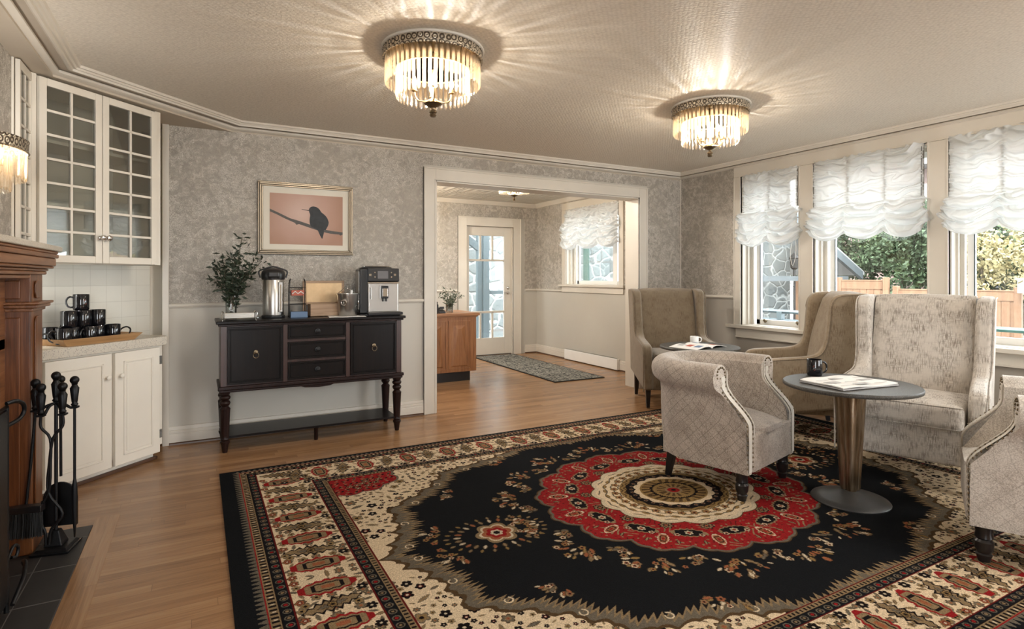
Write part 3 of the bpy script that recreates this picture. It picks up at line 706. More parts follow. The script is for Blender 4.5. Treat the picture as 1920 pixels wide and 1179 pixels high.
def wing_chair(label, fab, loc, rotz, group):
    t = thing('wingback_chair', label, 'armchair', loc, rotz, group)
    W2 = .35
    # side panel profile (y, z): front bottom -> arm -> wing -> back -> bottom
    top = [(-.400, .165), (-.402, .40), (-.398, .50), (-.385, .552), (-.345, .580), (-.26, .592), (-.15, .602), (-.03, .616), (.035, .645), (.070, .71), (.085, .80), (.095, .92), (.105, 1.00), (.125, 1.050), (.165, 1.078), (.23, 1.088), (.33, 1.090)]
    back = [(.395, 1.085), (.400, 1.06), (.375, .80), (.345, .50), (.325, .25)]
    bot = [(.30, .245), (.15, .225), (-.10, .185), (-.30, .165)]
    prof = spline(top, 4) + back + bot
    for sx in (-1, 1):
        b = MB(); xa, xb = (sx * W2, sx * (W2 - .085))
        b.prism(prof, min(xa, xb), max(xa, xb), 'x')
        # flare arms and wings: widen arm front a little
        vs = []
        for x, y, z in b.v:
            fl = .012 * max(0, (z - .6)) / .5 * sx
            ar = .015 * sx * max(0, min(1, (-y - .05) / .3)) * (1 if z > .45 else z / .45)
            vs.append((x + fl + ar, y, z))
        b.v = vs
        sp = b.build('side_panel', fab, t, bevel=.028, bseg=4, angle=50)
        # welt along the outer edge of arm and wing
        pts = [(sx * (W2 + .003) + (.012 * max(0, (z - .6)) / .5 * sx + .015 * sx * max(0, min(1, (-y - .05) / .3))), y + .010 if y < .1 and z > .62 else y + .004, z - .010) for y, z in spline(top, 3)]
        MB().tube(pts, .0045, 6).build('piping', fab, sp, smooth=60)
    # back rest: leaning slab with a domed top
    b = MB(); nx, nz = 20, 24
    def bk(u, v, side):
        x = (u - .5) * 2 * .268; z = .40 + v * .69
        yf = .075 + .155 * v - .020 * math.sin(PI * v) * 1.2
        bul = .022 * (1 - (2 * u - 1) ** 4) * (1 - abs(2 * v - 1) ** 6)
        zt = z + (.008 * (1 - (2 * u - 1) ** 2) if v > .9 else 0)
        y = yf - bul if side == 0 else yf + .145 - .03 * v
        if side == 0 and v > .93: y += (v - .93) / .07 * .035
        return (x, y, zt)
    vs = []; fs = []
    for side in (0, 1):
        for j in range(nz + 1):
            for i in range(nx + 1): vs.append(bk(i / nx, j / nz, side))
    k = (nx + 1) * (nz + 1)
    for j in range(nz):
        for i in range(nx):
            a = j * (nx + 1) + i
            fs += [(a, a + 1, a + nx + 2, a + nx + 1), (k + a, k + a + nx + 1, k + a + nx + 2, k + a + 1)]
    for i in range(nx):
        a = nz * (nx + 1) + i; fs.append((a, a + 1, k + a + 1, k + a)); fs.append((i, k + i, k + i + 1, i + 1))
    for j in range(nz):
        a = j * (nx + 1); fs.append((a, a + nx + 1, k + a + nx + 1, k + a)); a += nx; fs.append((a, k + a, k + a + nx + 1, a + nx + 1))
    b.add(vs, fs).build('backrest', fab, t, smooth=50)
    # outside back closing panel
    MB().prism([(.395, 1.075), (.372, .80), (.342, .50), (.322, .25), (.28, .25), (.30, .5), (.33, .8), (.345, 1.075)], -.30, .30, 'x').build('outside_back', fab, t, bevel=.008)
    MB().rbox(-.268, -.415, .362, .268, .12, .498, .034, crown=.028).build('seat_cushion', fab, t, smooth=80)
    MB().rbox(-.285, -.385, .165, .285, .33, .372, .014).build('seat_frame', fab, t, smooth=80)
    MB().tube([(-.262, -.405, .492), (.262, -.405, .492)], .004, 6).tube([(-.262, -.405, .370), (.262, -.405, .370)], .004, 6).build('cushion_piping', fab, t, smooth=60)
    for sx in (-1, 1):
        MB().tbox(sx * .315, -.345, 0, .185, .015, .015, .024, .024).build('leg', M['black_wood'], t, bevel=.002)
        MB().tbox(sx * .300, .262, 0, .26, .015, .015, .024, .026, 0, -.035).build('leg', M['black_wood'], t, bevel=.002)
    return t
def face_rot(fx, fy):
    """rotation so that local -y points to (fx, fy)"""
    return math.atan2(fy, fx) + PI / 2
def chair_at(front_left, facing, W=.70):
    """origin from the outer front corner on the side that is left when looking at the chair's front"""
    f = Vector(facing).normalized(); w = Vector((-f.y, f.x))        # viewer's left -> right when looking at the front
    c = Vector(front_left) + w * (W / 2) - f * .40
    return (c.x, c.y, 0), face_rot(f.x, f.y)
G = 'wingback chairs around the rug'
l1, r1 = chair_at((3.60, 4.03), (-.49, -.87))
l1 = (l1[0], l1[1], .008)
wing_chair('wingback chair, fabric tinted tan for shade, with black legs standing in the far corner by the cased opening', M['wing_shaded'], l1, r1, G)
l2, r2 = (4.32 + .35 * .682 - .40 * .731, 2.395 + .35 * .731 + .40 * .682, .008), face_rot(-.731, .682)
wing_chair('wingback chair, fabric tinted golden beige for half light, seen from its side between the two pedestal tables', M['wing_half_lit'], l2, r2, G)
l3, r3 = (3.95, 1.93, .008), face_rot(-.95, -.31)
wing_chair('wingback chair, fabric tinted pale for bright light, with its back to the windows behind the near table', M['wing_lit'], l3, r3, G)

# ------------------------------------------------------------------ tub chairs
def tub_chair(label, fab, loc, rotz, group):
    t = thing('tub_chair', label, 'armchair', loc, rotz, group)
    RX, RY, YE = .275, .285, -.335
    # plan path: arm (front -> y=0), half ellipse round the back, arm
    path = []
    na, ne = 16, 44
    for i in range(na): path.append((-RX, YE * (1 - i / na), (-1, 0)))
    for i in range(ne + 1):
        a = PI - PI * i / ne; nx_, ny_ = math.cos(a) / RX, math.sin(a) / RY; L = math.hypot(nx_, ny_)
        path.append((RX * math.cos(a), RY * math.sin(a), (nx_ / L, ny_ / L)))
    for i in range(1, na + 1): path.append((RX, YE * i / na, (1, 0)))
    # cross section (outward offset, z): inner face up, over the rolled top, down the outside
    inner = [(-.045, .34 + .30 * k / 12) for k in range(13)]
    roll = spline([(-.045, .655), (-.040, .690), (-.015, .716), (.024, .726), (.068, .714), (.098, .682), (.104, .640), (.090, .600), (.062, .576)], 3)
    outer = [(.050, .560), (.047, .52), (.046, .42), (.042, .32), (.034, .22), (.026, .152)]
    sec = inner + roll + outer + [(-.02, .150), (-.045, .20)]
    def setback(z):
        """how far the arm front is cut back at height z"""
        q = max(0, min(1, (z - .40) / .22)); q = q * q * (3 - 2 * q)
        return .155 * q
    btn = []
    pl = [0.0]
    for i in range(1, len(path)): pl.append(pl[-1] + math.hypot(path[i][0] - path[i - 1][0], path[i][1] - path[i - 1][1]))
    Ltot = pl[-1]
    for row, z in enumerate((.60, .50, .41)):
        n = 9 if row != 1 else 8
        for k in range(n):
            s_ = Ltot * (.5 + (k - (n - 1) / 2) * .082)
            btn.append((s_, z))
    vs = []; uvs = []; m = len(sec)
    sl = [0.0]
    for j in range(1, m): sl.append(sl[-1] + math.hypot(sec[j][0] - sec[j - 1][0], sec[j][1] - sec[j - 1][1]))
    for i, (x, y, nrm) in enumerate(path):
        for j, (o, z) in enumerate(sec):
            yy = y
            if y < 0:
                e = -y / -YE; yy = y + setback(z) * e ** 1.0 * (1 if e > 0 else 0)
            oo = o
            if j < len(inner) + 3:
                d = 0
                for (bs, bz) in btn:
                    ds, dz = pl[i] - bs, z - bz
                    if abs(ds) < .09 and abs(dz) < .09:
                        d = max(d, math.exp(-(ds * ds + dz * dz) / .00045))
                        # pleats along the diagonals
                        for sg in (-1, 1):
                            al = (ds + sg * dz) ; ac = (ds * 1.0 - sg * dz)
                            if abs(al) < .09: d = max(d, .45 * math.exp(-(ac * ac) / .00006) * max(0, 1 - abs(al) / .09))
                oo = o - .016 + .022 * d
            vs.append((x + nrm[0] * oo, yy + nrm[1] * oo, z)); uvs.append((pl[i], sl[j]))
    fs = []; n = len(path)
    for i in range(n - 1):
        for j in range(m): fs.append((i * m + j, (i + 1) * m + j, (i + 1) * m + (j + 1) % m, i * m + (j + 1) % m))
    fs += [tuple(range(m)), tuple((n - 1) * m + j for j in range(m))[::-1]]
    sh = MB().add(vs, fs).build('upholstered_shell', fab, t, smooth=55)
    lay = sh.data.uv_layers.new(name='UVMap')
    for lp in sh.data.loops: lay.data[lp.index].uv = uvs[lp.vertex_index]
    # buttons
    for (s_, z) in btn:
        k = min(range(n), key=lambda q: abs(pl[q] - s_)); x, y, nr = path[k]
        yy = y + (setback(z) * (-y / -YE) if y < 0 else 0)
        if abs(s_ - Ltot / 2) > Ltot * .36: continue
        MB().sphere((x - nr[0] * .040, yy - nr[1] * .040, z), .011, 10, 6).build('button', fab, t, smooth=180)
    # nail heads following the front edge of each arm (two rows) and a pale gimp strip between them
    for sx in (-1, 1):
        def edge(off, z0=.165, z1=.66):
            pts = []
            for k in range(60):
                z = z0 + (z1 - z0) * k / 59
                pts.append(Vector((sx * (RX + off), YE + setback(z) - .004, z)))
            return pts
        outl = edge(.034); inn = edge(-.028)
        nb = MB()
        for rowp in (outl, inn):
            acc = 0; last = rowp[0]
            for p in rowp:
                acc += (p - last).length; last = p
                if acc >= .0195:
                    acc = 0; nb.sphere(tuple(p), .0062, 6, 4, (1, .7, 1))
        for k in range(9):                          # round the scroll
            a = PI * (-.1 + 1.15 * k / 8); nb.sphere((sx * (RX + .022 + .045 * math.cos(a)), YE + .151, .668 + .042 * math.sin(a)), .0062, 6, 4, (1, .7, 1))
        nb.build('nailhead_trim', M['bronze'], t, smooth=180)
        st = MB(); A = edge(.022); B = edge(-.016); q = [(v.x, v.y - .002, v.z) for v in A] + [(v.x, v.y - .002, v.z) for v in B]
        st.add(q, [(k, k + 1, 60 + k + 1, 60 + k) for k in range(59)]).build('gimp_strip', M['gimp'], t)
        MB().tube([tuple(v + Vector((-sx * .010, -.001, 0))) for v in edge(-.028, .34, .69)], .0045, 6).build('welt', M['gimp'], t, smooth=60)
    MB().rbox(-.248, -.345, .155, .248, -.24, .362, .014).build('front_panel', fab, t, smooth=80)
    # domed seat
    b = MB(); nr_, na_ = 12, 48; vs = []; fs = []
    def seatxy(a, r):
        c_, s_ = math.cos(a), math.sin(a)
        if s_ >= 0: return (c_ * .245 * r, s_ * .25 * r - .02)
        k = 1 / max(abs(c_), abs(s_)) ; k = min(k, 1.12)
        return (c_ * .245 * r * k, max(-.345, s_ * .345 * r * k - .02 * (1 - r)))
    for i in range(nr_ + 1):
        for j in range(na_):
            x, y = seatxy(2 * PI * j / na_, i / nr_); r = i / nr_
            vs.append((x, y, .375 + .055 * (1 - r ** 2.4)))
    for j in range(na_):
        x, y = seatxy(2 * PI * j / na_, 1); vs.append((x, y, .335))
    for i in range(nr_ + 1):
        for j in range(na_):
            a = i * na_ + j; c_ = i * na_ + (j + 1) % na_
            fs.append((a, c_, c_ + na_, a + na_))
    b.add(vs, fs).build('seat', fab, t, smooth=60)
    MB().box(-.24, -.30, .15, .24, .22, .34).build('seat_base', fab, t)
    for sx in (-1, 1):
        MB().lathe([(.022, 0), (.024, .012), (.030, .030), (.024, .036), (.033, .055), (.035, .085), (.027, .095), (.033, .102), (.030, .125), (.037, .155)], sx * .262, -.285, 20).build('leg', M['black_wood'], t, smooth=35)
        MB().tbox(sx * .20, .21, 0, .16, .015, .015, .024, .024, 0, -.03).build('leg', M['black_wood'], t, bevel=.002)
    return t
f1 = Vector((.24, -.97)).normalized(); w1 = Vector((-f1.y, f1.x))
c1 = Vector((2.589, 2.132)) + w1 * .262 - f1 * .285
tub_chair('taupe buttoned tub chair standing over the medallion of the rug', M['tub'], (c1.x, c1.y, .008), face_rot(f1.x, f1.y), 'buttoned tub chairs with nailhead trim')
f2 = Vector((-.429, .903)).normalized(); w2 = Vector((-f2.y, f2.x))
c2 = Vector((2.945, 1.181)) - w2 * .262 - f2 * .285
tub_chair('pale silver buttoned tub chair cut off by the right edge of the photo', M['tub_pale'], (c2.x, c2.y, .008), face_rot(f2.x, f2.y), 'buttoned tub chairs with nailhead trim')

# ------------------------------------------------------------------ pedestal tables
def pedestal(label, loc, rt, rotz=0):
    t = thing('pedestal_table', label, 'table', loc, rotz, 'round pedestal tables')
    MB().lathe([(rt - .008, .612), (rt - .002, .614), (rt, .620), (rt, .629), (rt - .004, .634), (0, .634)], n=72).lathe([(rt - .008, .612), (0, .612)], n=72).build('table_top', M['table_top'], t, smooth=40)
    b = MB(); K = 48; lv = []
    for z, r in [(.060, .044), (.075, .050), (.20, .056), (.36, .065), (.50, .073), (.60, .080), (.612, .080)]:
        for i in range(K):
            a = 2 * PI * i / K; q = abs(math.cos(2 * a)); rr = r * (1 - .16 * (1 - abs(math.sin(2 * a)) ** 0.6)) if True else r
            lv.append((rr * math.cos(a), rr * math.sin(a), z))
    fs = [(j * K + i, j * K + (i + 1) % K, (j + 1) * K + (i + 1) % K, (j + 1) * K + i) for j in range(6) for i in range(K)]
    b.add(lv, fs).build('column', M['column'], t, smooth=30)
    MB().lathe([(.190, 0), (.192, .006), (.187, .012), (.150, .024), (.090, .040), (.055, .054), (.040, .062), (.038, .085), (0, .085)], n=64).build('base', M['table_base'], t, smooth=50)
    return t
pedestal('near round charcoal pedestal table with a bronze column, holding the newspaper and black mug', (3.105, 1.85, .008), .332)
pedestal('far round charcoal pedestal table beside the corner wingback, holding the open magazine', (3.68, 3.46, .008), .322, R(20))

# ------------------------------------------------------------------ mugs, papers
def mug_parts(t, m, r=.041, h=.095, handle=0.0, mark=None, inner=None):
    MB().lathe([(r * .86, 0), (r * .95, .003), (r, .010), (r, h - .003), (r - .0015, h), (r - .0045, h - .002), (r - .0045, .008), (0, .007)], n=36).build('cup_body', m, t, smooth=40)
    pts = [(r - .002, 0, h * .80), (r + .012, 0, h * .84), (r + .026, 0, h * .72), (r + .030, 0, h * .50), (r + .024, 0, h * .28), (r + .010, 0, h * .18), (r - .002, 0, h * .20)]
    b = MB().tube(spline(pts, 4), .0052, 8); b.xform(Matrix.Rotation(handle, 4, 'Z')); b.build('handle', m, t, smooth=60)
    if mark is not None:
        for (a0, z0, a1, z1, mm) in ((-.22, .56, .02, .66, 'print_red'), (-.2, .42, 0, .54, 'print_grey'), (-.1, .34, .12, .42, 'print_red')):
            pts = [((r + .0008) * math.cos(mark + a0 + (a1 - a0) * k / 6), (r + .0008) * math.sin(mark + a0 + (a1 - a0) * k / 6), h * (z0 + (z1 - z0) * math.sin(k / 6 * PI * .8))) for k in range(7)]
            MB().tube(pts, .0009, 5).build('printed_emblem', M[mm], t)
def mug(label, loc, handle, group=None, mark=None, m='black_ceramic', name='mug', r=.041, h=.095):
    t = thing(name, label, 'mug', loc, 0, group); mug_parts(t, M[m], r, h, handle, mark); return t
TZ = .6425
mug('black mug with a small emblem standing on the near table behind the newspaper', (3.165, 2.095, TZ), R(-28.66), None, R(215))
# newspaper (folded stack of sheets)
t = thing('newspaper', 'folded white newspaper lying on the near round table', 'newspaper', (3.07, 1.84, TZ + .0022), R(-8))
def sheet(b, w, d, z, th, fn, n=14):
    vs = []; 
    for s_ in (0, 1):
        for j in range(n + 1):
            for i in range(n + 1):
                u, v = i / n, j / n; vs.append(((u - .5) * w, (v - .5) * d, z + fn(u, v) + s_ * th))
    k = (n + 1) ** 2; fs = []
    for j in range(n):
        for i in range(n):
            a = j * (n + 1) + i; fs += [(a, a + n + 1, a + n + 2, a + 1), (k + a, k + a + 1, k + a + n + 2, k + a + n + 1)]
    for i in range(n):
        fs += [(i, i + 1, k + i + 1, k + i), (n * (n + 1) + i, k + n * (n + 1) + i, k + n * (n + 1) + i + 1, n * (n + 1) + i + 1)]
        a = i * (n + 1); fs.append((a, k + a, k + a + n + 1, a + n + 1)); a += n; fs.append((a, a + n + 1, k + a + n + 1, k + a))
    return b.add(vs, fs)
sheet(MB(), .40, .27, .0005, .006, lambda u, v: .002 * math.sin(u * 9) * v).build('lower_section', M['print_grey'], t, smooth=40)
sheet(MB(), .395, .265, .0085, .005, lambda u, v: .010 * max(0, v - .6) * (1 + math.sin(u * 11)) + .003 * math.sin(u * 7 + v * 5)).build('upper_section', M['paper'], t, smooth=40)
for k in range(9):
    MB().box(-.17 + (k % 3) * .12, -.10 + (k // 3) * .075, .0165, -.08 + (k % 3) * .12, -.095 + (k // 3) * .075 + .03 * (k % 2), .0172).build('printed_column', M['print_grey'], t)
cup = mug('white espresso cup standing on the far table behind the open magazine', (3.79, 3.62, TZ - .002), R(-20), None, None, 'white', 'coffee_cup', .036, .062)
t = thing('magazine', 'open glossy magazine lying on the far round table', 'magazine', (3.62, 3.42, TZ - .002), R(8))
for sx in (-1, 1):
    b = MB(); sheet(b, .20, .27, 0, .004, lambda u, v, s=sx: .022 * math.sin(PI * (u if s > 0 else 1 - u) ** .6) * .8)
    b.v = [(x + sx * .101, y, z) for x, y, z in b.v]; pg = b.build('page_block', M['paper'], t, smooth=40)
    for k in range(3):
        q = MB(); sheet(q, .07, .055, .0048, .0006, lambda u, v, s=sx, k=k: .022 * math.sin(PI * ((.30 + .35 * u) if s > 0 else 1 - (.30 + .35 * u)) ** .6) * .8, 6)
        q.v = [(x + sx * .10, y - .08 + k * .08, z) for x, y, z in q.v]; q.build('printed_photo', M[('print_blue', 'print_red', 'print_grey')[(k + (sx > 0)) % 3]], pg)
# ------------------------------------------------------------------ sideboard with coffee things
SX0, SX1, SY0, SY1 = .130, 1.412, 4.415, 4.79
t = sb = thing('sideboard', 'dark espresso sideboard with turned legs and a low shelf against the back wall', 'sideboard', ((SX0 + SX1) / 2, (SY0 + SY1) / 2, 0))
cx, cy = (SX0 + SX1) / 2, (SY0 + SY1) / 2; hw, hd = (SX1 - SX0) / 2, (SY1 - SY0) / 2
MB().box(-hw - .028, -hd - .028, .893, hw + .028, hd + .01, .914).build('top', M['espresso_panel'], t, bevel=.005)
MB().box(-hw - .014, -hd - .014, .878, hw + .014, hd, .893).build('top_moulding', M['espresso'], t, bevel=.004)
b = MB(); b.box(-hw, -hd + .008, .462, hw, hd, .878)
for x0, x1 in ((-hw, -hw + .040), (-.238, -.208), (.208, .238), (hw - .040, hw)): b.box(x0, -hd, .462, x1, -hd + .02, .878)
b.build('carcass', M['espresso_red'], t, bevel=.002)
MB().box(-hw - .016, -hd - .016, .438, hw + .016, hd, .462).box(-hw - .008, -hd - .008, .420, hw + .008, hd, .438).build('lower_moulding', M['espresso'], t, bevel=.005)
MB().prism([(-.12, .422), (-.09, .410), (0, .404), (.09, .410), (.12, .422)], -hd - .004, -hd + .01, 'y').build('apron_drop', M['espresso'], t)
def panel(b, x0, z0, x1, z1, y, fr=.016, dep=.012):
    """framed panel: raised outer frame, recessed field with a bead"""
    b.box(x0, y, z0, x1, y + dep, z1)
    for (a, c, d, e) in ((x0, z0, x1, z0 + fr), (x0, z1 - fr, x1, z1), (x0, z0 + fr, x0 + fr, z1 - fr), (x1 - fr, z0 + fr, x1, z1 - fr)): b.box(a, y - .008, c, d, y, e)
    g2 = fr + .004
    for (a, c, d, e) in ((x0 + g2, z0 + g2, x1 - g2, z0 + g2 + .006), (x0 + g2, z1 - g2 - .006, x1 - g2, z1 - g2), (x0 + g2, z0 + g2, x0 + g2 + .006, z1 - g2), (x1 - g2 - .006, z0 + g2, x1 - g2, z1 - g2)): b.box(a, y - .004, c, d, y, e)
    return b
for x0, x1 in ((-hw + .042, -.240), (.240, hw - .042)):
    d = panel(MB(), x0, .472, x1, .872, -hd - .002).build('door', M['espresso_panel'], t, bevel=.002, bseg=1)
    xm = (x0 + x1) / 2
    k = MB().lathe([(.016, 0), (.014, .005), (.006, .007), (.006, .016), (.010, .020), (.002, .024)], n=14).xform(Matrix.Translation((xm, -hd - .004, .690)) @ Matrix.Rotation(R(90), 4, 'X'))
    ring = [(xm + .018 * math.cos(a), -hd - .026, .670 + .020 * math.sin(a)) for a in [2 * PI * q / 16 for q in range(17)]]
    k.tube(ring, .0024, 6, cap=False); k.build('ring_pull', M['bronze'], d, smooth=50)
for z0, z1 in ((.768, .872), (.622, .748), (.474, .602)):
    d = panel(MB(), -.206, z0, .206, z1, -hd - .002, .012).build('drawer', M['espresso_panel'], t, bevel=.002, bseg=1)
    zm = (z0 + z1) / 2
    MB().lathe([(.022, 0), (.020, .004), (.007, .006), (.006, .016), (.013, .020), (.013, .026), (.002, .030)], n=16).xform(Matrix.Translation((0, -hd - .004, zm)) @ Matrix.Rotation(R(90), 4, 'X')).build('knob', M['black_iron'], d, smooth=50)
LP = [(.012, 0), (.016, .002), (.024, .055), (.031, .072), (.031, .080), (.024, .086), (.028, .094), (.024, .102), (.026, .120), (.034, .290), (.036, .305), (.030, .312), (.022, .322), (.032, .334), (.036, .345), (.032, .356), (.022, .363), (.034, .373), (.037, .383), (.033, .393), (.024, .398), (.032, .405), (.034, .420)]
for sx in (-1, 1):
    for sy in (-1, 1): MB().lathe(LP, sx * (hw - .028), sy * (hd - .030), 24).build('leg', M['espresso'], t, smooth=35)
MB().box(-hw + .03, -hd + .02, .098, hw - .03, hd - .02, .114).build('low_shelf', M['espresso_panel'], t, bevel=.003)
MB().lathe([(.012, 0), (.014, .004), (.014, .085), (.018, .090), (.018, .098)], 0, -hd + .06, 16).build('centre_foot', M['espresso'], t, smooth=40)

# framed bird photograph
px0, px1, pz0, pz1 = .398, 1.124, 1.397, 1.966
t = thing('framed_picture', 'champagne framed print of a small bird on a branch above the sideboard', 'picture', ((px0 + px1) / 2, YB - .004, (pz0 + pz1) / 2))
w2, h2 = (px1 - px0) / 2, (pz1 - pz0) / 2
fr = MB()
for (o0, o1, dpt) in ((0, .012, .026), (.012, .026, .034), (.026, .038, .028)):
    for a0, c0, a1, c1 in ((-w2 + o0, -h2 + o0, w2 - o0, -h2 + o1), (-w2 + o0, h2 - o1, w2 - o0, h2 - o0), (-w2 + o0, -h2 + o1, -w2 + o1, h2 - o1), (w2 - o1, -h2 + o1, w2 - o0, h2 - o1)): fr.box(a0, -dpt, c0, a1, 0, c1)
fr.build('frame', M['champagne'], t, bevel=.004)
MB().box(-w2 + .03, -.016, -h2 + .03, w2 - .03, -.004, h2 - .03).build('mat_board', M['matboard'], t)
qw, qh = .2785, .200
qx, qz = (.484 + 1.041) / 2 - (px0 + px1) / 2, (1.478 + 1.877) / 2 - (pz0 + pz1) / 2
def m_print():
    m, nt, b_ = new_mat('pink_and_peach_print'); g = N(nt); p = g.pos('Object'); x, y, z = g.xyz(p)
    r = g.math('SQRT', g.math('ADD', g.math('POWER', g.math('ADD', x, 0.04), 2.0), g.math('POWER', g.math('SUBTRACT', z, 0.05), 2.0)))
    n = g.noise(p, 9, 2)
    c = g.ramp(g.math('ADD', r, g.math('MULTIPLY', n, 0.06)), [(0.05, (0.60, 0.44, 0.38)), (0.20, (0.49, 0.32, 0.26)), (0.36, (0.40, 0.235, 0.17))])
    g.put(b_.inputs['Base Color'], c); b_.inputs['Roughness'].default_value = 0.7; return m
MB().box(qx - qw, -.018, qz - qh, qx + qw, -.015, qz + qh).build('printed_photograph', m_print(), t)
def pq(p): return (qx - qw + (p[0] - 497) / 536 * 2 * qw, qz + qh - (p[1] - 162) / 388 * 2 * qh)
bird = [(776, 279), (783, 262), (798, 252), (815, 250), (838, 256), (856, 271), (870, 292), (890, 308), (908, 327), (920, 350), (925, 372), (920, 395), (912, 412), (903, 428), (889, 432), (889, 452), (882, 480), (877, 500), (868, 490), (854, 462), (840, 432), (815, 418), (795, 408), (784, 385), (782, 350), (786, 318), (779, 295)]
bd = [pq(p) for p in bird]; bd = [tuple(v) for v in spline(bd, 3)]
MB().prism(bd, -.0195, -.018, 'y').build('printed_bird', M['bird'], t)
MB().prism([pq(p) for p in [(778, 279), (724, 276), (724, 279), (778, 286)]], -.0192, -.018, 'y').build('printed_beak', M['bird'], t)
MB().prism([pq(p) for p in [(497, 284), (560, 312), (640, 350), (700, 366), (790, 394), (880, 425), (950, 436), (1033, 444), (1033, 462), (1015, 470), (1005, 462), (940, 458), (870, 444), (785, 418), (705, 392), (685, 398), (675, 384), (600, 352), (545, 324), (497, 304)]], -.0190, -.018, 'y').build('printed_branch', M['branch'], t)

# ---- vases with foliage
def leaves(b, p, n, L, spread=.045, up=.3):
    for _ in range(n):
        d = Vector((random.uniform(-1, 1), random.uniform(-1, 1), random.uniform(-.5, .9) + up * .3)).normalized()
        q = Vector(p) + Vector((random.gauss(0, spread * .4), random.gauss(0, spread * .4), random.gauss(0, spread * .4)))
        s_ = d.cross(Vector((random.uniform(-1, 1), random.uniform(-1, 1), random.uniform(-1, 1)))).normalized(); l = L * random.uniform(.7, 1.2); w = l * .19
        m_ = q + d * l * .5 - d.cross(s_) * l * .06
        b.add([q, m_ + s_ * w, q + d * l, m_ - s_ * w], [(0, 1, 2), (0, 2, 3)])
def vase(label, loc, r, h, stems, L, leafm, sc=1.0, group=None):
    t = thing('flower_vase', label, 'vase', loc, 0, group)
    MB().lathe([(r * .9, 0), (r * .95, .004), (r * .92, h * .3), (r * .95, h * .7), (r * 1.02, h), (r * .96, h - .001), (r * .88, h * .7), (r * .85, .014), (0, .012)], n=32).build('glass_vessel', M['vase_glass'], t, smooth=40)
    sb_ = MB(); lb = MB()
    for (dx, dy, dz, n) in stems:
        pts = spline([(random.uniform(-.3, .3) * r, random.uniform(-.3, .3) * r, .015), (dx * .12, dy * .12, h * .9), (dx * .55, dy * .55, h + (dz - h) * .55), (dx, dy, dz)], 5)
        sb_.tube(pts, [.0022] * len(pts), 5)
        for k in range(n):
            f = .32 + .68 * k / max(1, n - 1); p = pts[min(len(pts) - 1, int(f * (len(pts) - 1)))]
            leaves(lb, p, 8, L)
    sb_.build('stems', M['stem'], t); o = lb.build('leaves', leafm, t)
    return t
vase('clear glass vase with dark leafy branches at the left end of the sideboard', (.205, 4.62, .914), .040, .17,
     [(.07, .0, .585, 10), (.16, -.02, .44, 9), (.20, 0, .42, 6), (-.06, 0, .45, 9), (-.10, .02, .38, 8), (.02, -.05, .42, 9), (.08, .05, .36, 8), (-.05, -.05, .33, 8), (.11, -.04, .33, 8), (.03, .03, .48, 9), (-.11, -.02, .28, 6)], .050, M['leaf'])
# ---- napkin holder: glass tray with metal scroll feet and folded napkins
t = thing('napkin_holder', 'low glass tray with silver scrolls holding white napkins in front of the vase', 'napkin holder', (.250, 4.475, .914))
MB().box(-.125, -.055, .012, .125, .055, .018).build('tray_plate', M['vase_glass'], t)
for sx in (-1, 1):
    b = MB()
    for sy in (-1, 1):
        b.tube(spline([(sx * .105, sy * .05, .0035), (sx * .110, sy * .052, .03), (sx * .112, sy * .05, .055), (sx * .105, sy * .046, .062), (sx * .098, sy * .046, .054)], 4), .0035, 6)
    b.tube([(sx * .108, -.05, .004), (sx * .108, .05, .004)], .0035, 6).tube([(sx * .112, -.048, .055), (sx * .112, .048, .055)], .003, 6)
    b.build('scroll_bracket', M['chrome'], t, smooth=60)
for k in range(4):
    q = MB().rbox(-.095, -.045, 0, .095, .045, .0078, .003, k=2, m=3).build('folded_paper_napkin', M['paper'], None, smooth=60, loc=(.250, 4.475, .914 + .0185 + k * .0083))
    tag(q, 'white folded napkin in the stack held by the low glass napkin holder', 'napkin', 'napkins in the holder')
# ---- airpot
t = thing('airpot', 'tall brushed steel airpot with a black domed lid on the sideboard', 'coffee dispenser', (.487, 4.61, .914))
MB().lathe([(.080, 0), (.082, .004), (.082, .018), (.074, .024)], n=40).build('base_ring', M['black_plastic'], t, smooth=40)
MB().lathe([(.072, .022), (.073, .030), (.073, .285), (.070, .290)], n=48).build('steel_body', M['steel'], t, smooth=40)
lid = MB().lathe([(.070, .283), (.080, .287), (.083, .300), (.084, .325), (.080, .345), (.060, .362), (.030, .371), (0, .373)], n=40).build('lid', M['black_plastic'], t, smooth=50)
MB().box(-.045, -.105, .300, .035, -.055, .345).build('spout_housing', M['black_plastic'], lid, bevel=.012, bseg=3)
MB().tube(spline([(-.088, 0, .30), (-.098, 0, .345), (-.060, 0, .366), (0, 0, .382), (.060, 0, .366), (.098, 0, .345), (.088, 0, .30)], 4), .006, 8).build('carry_handle', M['black_plastic'], t, smooth=60)
MB().box(.030, -.076, .045, .056, -.058, .270).build('level_gauge', M['steel'], t, bevel=.004)
MB().box(.038, -.0775, .06, .048, -.0755, .25).build('gauge_slot', M['chrome'], t)
